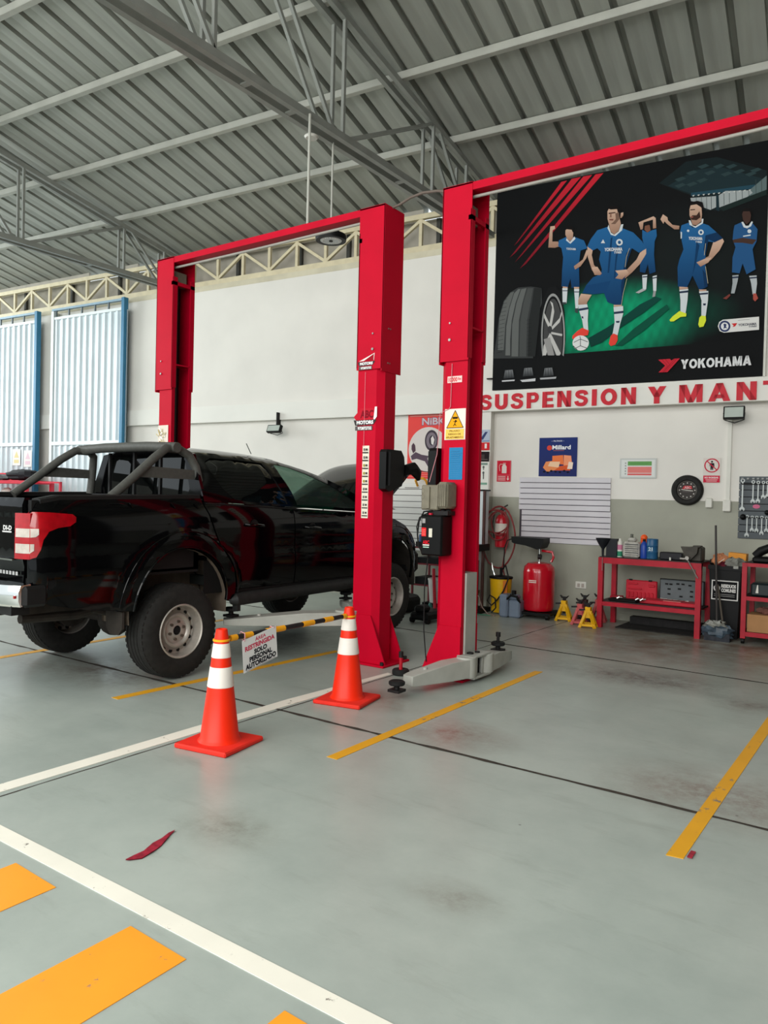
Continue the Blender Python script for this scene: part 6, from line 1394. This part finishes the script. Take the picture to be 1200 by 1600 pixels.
# ---------------------------------------------------------------- bin, squeegee, rubbish
T=thing('rubbish_bin','tall black rubbish bin with black and white waste sign between the two red benches','bin',(-1.79,9.5,0))
BN=mat('black_bin_plastic',(6,6,7),.6,0,.08,6)
b=MB().mat(BN); x0,x1,y0,y1=-1.965,-1.625,9.38,9.76
vs=[(x0+.03,y0+.03,0),(x1-.03,y0+.03,0),(x1-.03,y1,0),(x0+.03,y1,0),(x0,y0,.82),(x1,y0,.82),(x1,y1,.82),(x0,y1,.82)]
b.add(vs,[(3,2,1,0),(0,1,5,4),(1,2,6,5),(2,3,7,6),(3,0,4,7)]); b.box(x0-.01,x1+.01,y0-.015,y0+.01,.79,.84); b.box(x0-.01,x0+.01,y0,y1,.79,.84); b.box(x1-.01,x1+.01,y0,y1,.79,.84); b.box(x0,x1,y1-.01,y1+.01,.79,.84); b.build('bin_body',T)
b=MB().mat(mat('black_bag_lining',(18,18,20),.3,0,.1,10)); b.box(x0+.01,x1-.01,y0+.01,y1-.01,.70,.80); b.build('bin_liner',T)
# sign stuck upside down: axes reversed
S=Sheet((-1.93,9.363,.445),(1,0,0),(0,0.02,1)); S.base(.285,.225,(214,212,208),t=.002); S.rect(.012,.012,.273,.213,(20,20,22))
S.line([(.058+.03*math.cos(a*.63),.135+.035*math.sin(a*.63)) for a in range(11)],.014,(214,212,208)); S.poly([(.04,.10),(.065,.085),(.062,.115)],(20,20,22)); S.poly([(.085,.15),(.095,.17),(.075,.17)],(20,20,22)); S.poly([(.02,.16),(.035,.175),(.04,.15)],(20,20,22))
S.text('RESIDUOS',.105,.145,.036,(214,212,208),w=.155,bold=.05); S.text('COMUNES',.105,.095,.036,(214,212,208),w=.155,bold=.05)
S.h+=.0002; S.rect(.03,.062,.25,.068,(150,148,146)); S.rect(.03,.042,.25,.048,(150,148,146)); S.build('waste_sign',T,label='black and white residuos comunes sign')
def crumple(x,y,z,r,m,name,label,cat,sc=(1,1,.7),jit=.28,seed=1):
    rg=random.Random(seed); b=MB().mat(m); b.ball((x,y,z+r*sc[2]),r,sc,16,10,jit,rg); return b.build(name,label=label,cat=cat,ang=20)
CLB=mat('grey_crumpled_film',(128,128,120),.3,0,.25,20); 
crumple(-1.87,9.48,.82,.085,mat('peach_rag',(206,136,96),.8,0,.1,10),'orange_rag','peach orange crumpled rag on top of the black bin','rag',(1,1,.9),.2,3)
crumple(-1.83,9.44,.78,.075,mat('dark_red_wrapper',(96,24,40),.4,0,.2,12),'red_wrapper','dark red crumpled wrapper at the front of the bin top','wrapper',(1,.9,.7),.25,4)
crumple(-1.70,9.46,.76,.11,CLB,'clear_bag','grey crumpled clear plastic bag on the right of the bin top','plastic bag',(1,.9,.75),.3,5)
b=MB().mat(mat('orange_carton',(224,148,50),.6,0,.05,8)); b.box(-1.80,-1.61,9.56,9.70,.80,.98,Matrix.Rotation(.06,3,'Y')); b.build('orange_carton',label='orange cardboard carton standing on the back of the bin top',cat='carton')
b=MB().mat(PLW); b.bar((-1.865,9.36,.87),(-1.80,9.37,.92),.006,.006); b.build('white_stick',label='short white stick poking out of the red wrapper on the bin',cat='stick')
crumple(-1.92,9.52,.80,.07,BLK,'black_glove','black crumpled glove at the left edge of the bin top','glove',(1,1,.8),.3,6)
T=thing('floor_squeegee','dark long handled brush leaning against the black bin','broom',(-1.82,9.25,0))
b=MB().mat(mat('dark_grey_handle',(60,56,54),.5,.2,.1,10)); b.cyl((-1.90,9.34,1.30),(-1.825,9.20,.10),.012,n=10); b.build('handle',T)
b=MB().mat(mat('wood_handle_grey',(84,76,66),.6)); b.cyl((-1.86,9.345,.62),(-1.755,9.22,.10),.011,n=10); b.build('second_handle',T)
b=MB().mat(mat('brush_bristle',(52,54,60),.9,0,.2,30)); b.box(-1.95,-1.68,9.14,9.24,.0,.09); b.build('brush_head',T)
crumple(-1.82,9.20,.015,.155,mat('blue_grey_plastic_bag',(70,84,96),.4,0,.4,9),'rubbish_bag','blue grey crumpled rubbish bag on the floor in front of the bin','plastic bag',(1.15,.55,.55),.22,8)
crumple(-1.83,9.21,.10,.10,CLB,'clear_film','grey crumpled film heaped on the rubbish bag','plastic film',(1.25,.6,.6),.35,9)
# ---------------------------------------------------------------- second bench at the right edge
T=thing('shelf_rack','red steel shelf rack with cardboard box at the right edge','shelf',(-1.0,9.5,0))
XA,XB,YA,YB=-1.58,-.2,9.18,9.75
for (x,y) in ((XA,YA),(XB-.05,YA),(XA,YB-.05),(XB-.05,YB-.05)):
    b=MB().mat(BR); b.box(x,x+.05,y,y+.05,.06,.895); b.build('leg',T)
    b=MB().mat(BLK); b.cyl((x+.01,y+.025,.032),(x+.04,y+.025,.032),.032,n=14); b.build('castor',T)
for z,tk_ in ((.86,.04),(.485,.045),(.085,.05)):
    for y in (YA,YB-.05):
        b=MB().mat(BR); b.box(XA,XB,y+.003,y+.047,z,z+tk_); b.build('rail',T)
    b=MB().mat(TOP if z>.8 else BLK); b.box(XA+.01,XB,YA+.01,YB,z+tk_-.012,z+tk_); b.build('shelf_board',T)
b=MB().mat(mat('brown_cardboard',(168,124,82),.8,0,.06,8)); b.box(-1.52,-1.15,9.22,9.5,.136,.33); b.build('cardboard_box',label='brown cardboard box on the bottom shelf of the right rack',cat='box')
crumple(-1.36,9.34,.325,.07,mat('dusty_red_part',(110,70,60),.8,0,.2,10),'red_part','dull red lump lying in the brown cardboard box','part',(1.2,.8,.6),.2,11)
b=MB().mat(mat('dark_green_case',(26,36,38),.4)); b.cbox(-1.50,-1.1,9.24,9.5,.531,.68,.02); b.build('green_toolbox',label='dark green plastic toolbox on the middle shelf of the right rack',cat='toolbox')
b=MB().mat(PLW); b.prism([(-1.445,.57),(-1.415,.57),(-1.42,.66),(-1.43,.66)],lambda a,z,q:(a,q,z),9.225,9.238); b.build('white_tag',label='small white tag on the front of the dark green toolbox',cat='tag')
T2=thing('power_drill','black power tool lying on top of the right rack','power tool',(-1.36,9.35,.9))
b=MB().mat(BLK); b.tube([(-1.48,9.35,.97),(-1.42,9.35,1.03),(-1.34,9.34,1.07),(-1.27,9.34,1.11)],[.045,.05,.045,.03],12); b.cbox(-1.50,-1.25,9.28,9.42,.90,.97,.02); b.build('body',T2)
b=MB().mat(PLW); b.box(-1.36,-1.25,9.27,9.278,.99,1.0); b.build('stripe',T2)
# ---------------------------------------------------------------- things between the two middle posts
T=thing('service_cart','tall white service cabinet with brown frame beside the pillar','cabinet',(-4.1,9.55,0),M=WM)
b=MB(WM).mat(mat('white_cart_panel',(206,212,214),.4,0,.04,4)); b.box(-4.42,-3.96,9.62,9.80,.93,1.66); b.build('upper_panel',T)
b=MB(WM).mat(BLK); b.box(-4.42,-3.93,9.40,9.80,.84,.93); b.build('black_shelf',T)
b=MB(WM).mat(BLK); b.box(-4.42,-3.94,9.60,9.81,1.655,1.675); b.build('top_strip',T)
b=MB(WM).mat(mat('white_cart_panel',(206,212,214))); b.box(-4.42,-4.0,9.42,9.80,.30,.84); b.build('lower_cabinet',T)
b=MB(WM).mat(mat('brown_frame',(80,50,44),.6,0,.1,9)); b.box(-3.985,-3.945,9.44,9.48,.0,.72); b.box(-3.965,-3.935,9.6,9.64,.0,1.66); b.box(-4.42,-3.93,9.42,9.48,.28,.32); b.build('brown_frame',T)
b=MB(WM).mat(BLK); b.box(-4.45,-3.90,9.42,9.82,0,.06); b.build('plinth',T)
b=MB(WM).mat(mat('blue_bottle_plastic',(30,64,150))); b.cyl((-4.08,9.48,.93),(-4.08,9.48,1.15),.04,n=14); b.build('blue_can',label='small blue container on the black shelf of the white cabinet',cat='can')
T=thing('trolley_jack','low black trolley jack with red handle on the floor by the truck front wheel','jack',(-4.95,8.1,0))
b=MB().mat(BLK); b.cbox(-5.08,-4.82,7.80,8.35,.04,.14,.03); b.cbox(-5.02,-4.88,7.80,8.0,.13,.22,.03)
for x in (-5.06,-4.84):
    for y in (7.85,8.3): b.cyl((x-.02,y,.04),(x+.02,y,.04),.04,n=12)
b.build('chassis',T)
b=MB().mat(RED2); b.cyl((-4.98,8.25,.12),(-5.12,8.42,.62),.022,n=12); b.build('handle',T)
T=thing('stacked_tyre','black tyre lying flat on the floor behind the middle red posts','tyre',(-5.85,8.85,.0))
b=MB().mat(TYR); b.lathe([(.2,.0),(.33,.0),(.36,.04),(.36,.16),(.33,.20),(.2,.20),(.2,0)],(-5.85,8.6,0),n=36); b.build('casing',T)
T=thing('white_bucket','white plastic bucket on the floor behind the right hand red post','bucket',(-5.25,8.78,.0))
b=MB().mat(mat('white_bucket_plastic',(206,204,198),.4,0,.06,6)); b.lathe([(0,0),(.12,0),(.145,.30),(.15,.30),(.15,.32),(.14,.32),(.115,.01)],(-5.25,8.78,.14),n=28); b.build('pail',T)
b=MB().mat(BLK); b.box(-5.42,-5.08,8.64,8.92,0,.138); b.build('step_block',T)
b=MB().mat(mat('teal_bottle',(60,140,130),.4)); b.lathe([(0,0),(.03,0),(.03,.12),(.012,.16),(0,.16)],(-5.22,8.52,0),n=12); b.build('teal_bottle',label='small teal bottle on the floor in front of the white bucket',cat='bottle')
T=thing('tool_trolley','red and black tool trolley frame behind the truck front wheel','trolley',(-5.63,9.3,0))
b=MB().mat(mat('dark_red_frame',(120,30,40),.5))
for x in (-5.87,-5.40):
    for y in (9.05,9.5): b.box(x,x+.025,y,y+.025,0,.85)
for z in (.3,.6,.83): b.box(-5.87,-5.38,9.05,9.52,z,z+.02)
b.build('frame',T)
for z0,z1 in ((.85,.92),(.62,.70),(.32,.42)):
    b=MB().mat(BLK); b.box(-5.84,-5.44,9.1,9.45,z0,z1); b.build('tool_tray',T)
b=MB().mat(mat('blue_box',(60,100,150),.5)); b.box(-5.8,-5.5,9.12,9.42,.921,1.02); b.build('blue_box',label='small blue box on top of the tool trolley behind the truck',cat='box')
# ---------------------------------------------------------------- red rack at far left, behind the truck bed
T=thing('parts_rack','red two tier parts rack at the far left behind the truck bed','rack',(-13.6,9.3,0),M=WM)
RR=mat('bright_red_rack',(212,52,70),.45,0,.06,8)
b=MB(WM).mat(RR); b.box(-14.9,-12.86,8.95,9.55,1.64,1.70); b.build('top_tray',T)
b=MB(WM).mat(RR); b.box(-14.9,-13.3,9.5,9.55,1.70,1.86); b.build('back_board',T)
for w in (-14.9,-12.92):
    for n in (8.95,9.49): b=MB(WM).mat(RR); b.box(w,w+.07,n,n+.06,0,1.66); b.build('leg',T)
b=MB(WM).mat(RR); b.box(-14.9,-12.86,8.97,9.53,1.28,1.31); b.build('lower_tray',T)
b=MB(WM).mat(RR); b.box(-12.25,-12.21,9.2,9.24,0,1.68); b.box(-12.86,-12.21,9.2,9.24,1.66,1.69); b.build('side_rail',T)
def crumW(w,n,z,r,m,name,label,cat,sc,jit,seed):
    p=WM@Vector((w,n,z)); return crumple(p.x,p.y,p.z,r,m,name,label,cat,sc,jit,seed)
crumW(-13.35,9.25,1.70,.42,mat('dark_cloth',(34,34,38),.8,0,.15,8),'black_cloth','black crumpled cloth heaped on the top of the red rack','cloth',(1.1,.6,.26),.12,21)
crumW(-13.9,9.1,1.70,.2,mat('grey_cloth',(110,110,112),.8,0,.2,8),'grey_cloth','grey rag at the left of the black cloth on the red rack','rag',(1.4,.8,.3),.2,22)
for i,(w,c,r) in enumerate(((-13.45,(226,90,70),.11),(-13.25,(232,160,60),.10),(-13.1,(228,176,110),.09),(-13.6,(222,190,190),.08),(-13.0,(214,150,70),.08))):
    crumW(w,9.2,1.31,r,mat('rack_item_%s'%['coral','amber','sand','rose','ochre'][i],c,.6),'small_package',['coral red package under the tray of the red rack','amber package under the tray of the red rack','sand coloured package under the tray of the red rack','pale rose package under the tray of the red rack','ochre package nearest the rack leg'][i],'package',(1,1,.8),.1,30+i)
crumW(-13.95,9.3,1.31,.14,PLW,'white_bag','white bag at the left end of the lower tray of the red rack','bag',(1,.8,.9),.1,41)
# ---------------------------------------------------------------- scraps on the floor
b=MB().mat(mat('torn_red_tape',(150,34,52),.5,0,.3,40))
pts=[(-2.60,1.93),(-2.585,1.97),(-2.595,2.03),(-2.615,2.09),(-2.64,2.15),(-2.655,2.19),(-2.668,2.23)]; wd=[.010,.019,.021,.02,.013,.006,.002]
vs=[]
for i,((x,y),w) in enumerate(zip(pts,wd)): vs+=[(x-w,y-.3*w,.004+.006*(i%2)),(x+w,y+.3*w,.004+.004*((i+1)%2))]
b.add(vs+[(a,c,z-.003) for a,c,z in vs],[(2*i,2*i+1,2*i+3,2*i+2) for i in range(6)]+[(14+2*i+1,14+2*i,14+2*i+2,14+2*i+3) for i in range(6)]); b.build('torn_tape',label='torn strip of crumpled red tape on the floor near the camera',cat='tape scrap')
b=MB().mat(mat('torn_red_tape',(150,34,52))); b.box(-.765,-.745,3.40,3.47,.003,.008); b.build('red_scrap',label='tiny red scrap on the end of the right yellow line',cat='scrap')
b=MB().mat(mat('bright_red_piece',(220,50,50),.5)); b.box(-8.02,-7.9,4.6,4.7,.0,.02); b.build('red_floor_piece',label='small red piece on the floor behind the truck rear wheel',cat='scrap')
for o in list(bpy.data.objects):
    if o.type=='MESH' and len(o.data.vertices)==0: bpy.data.objects.remove(o)
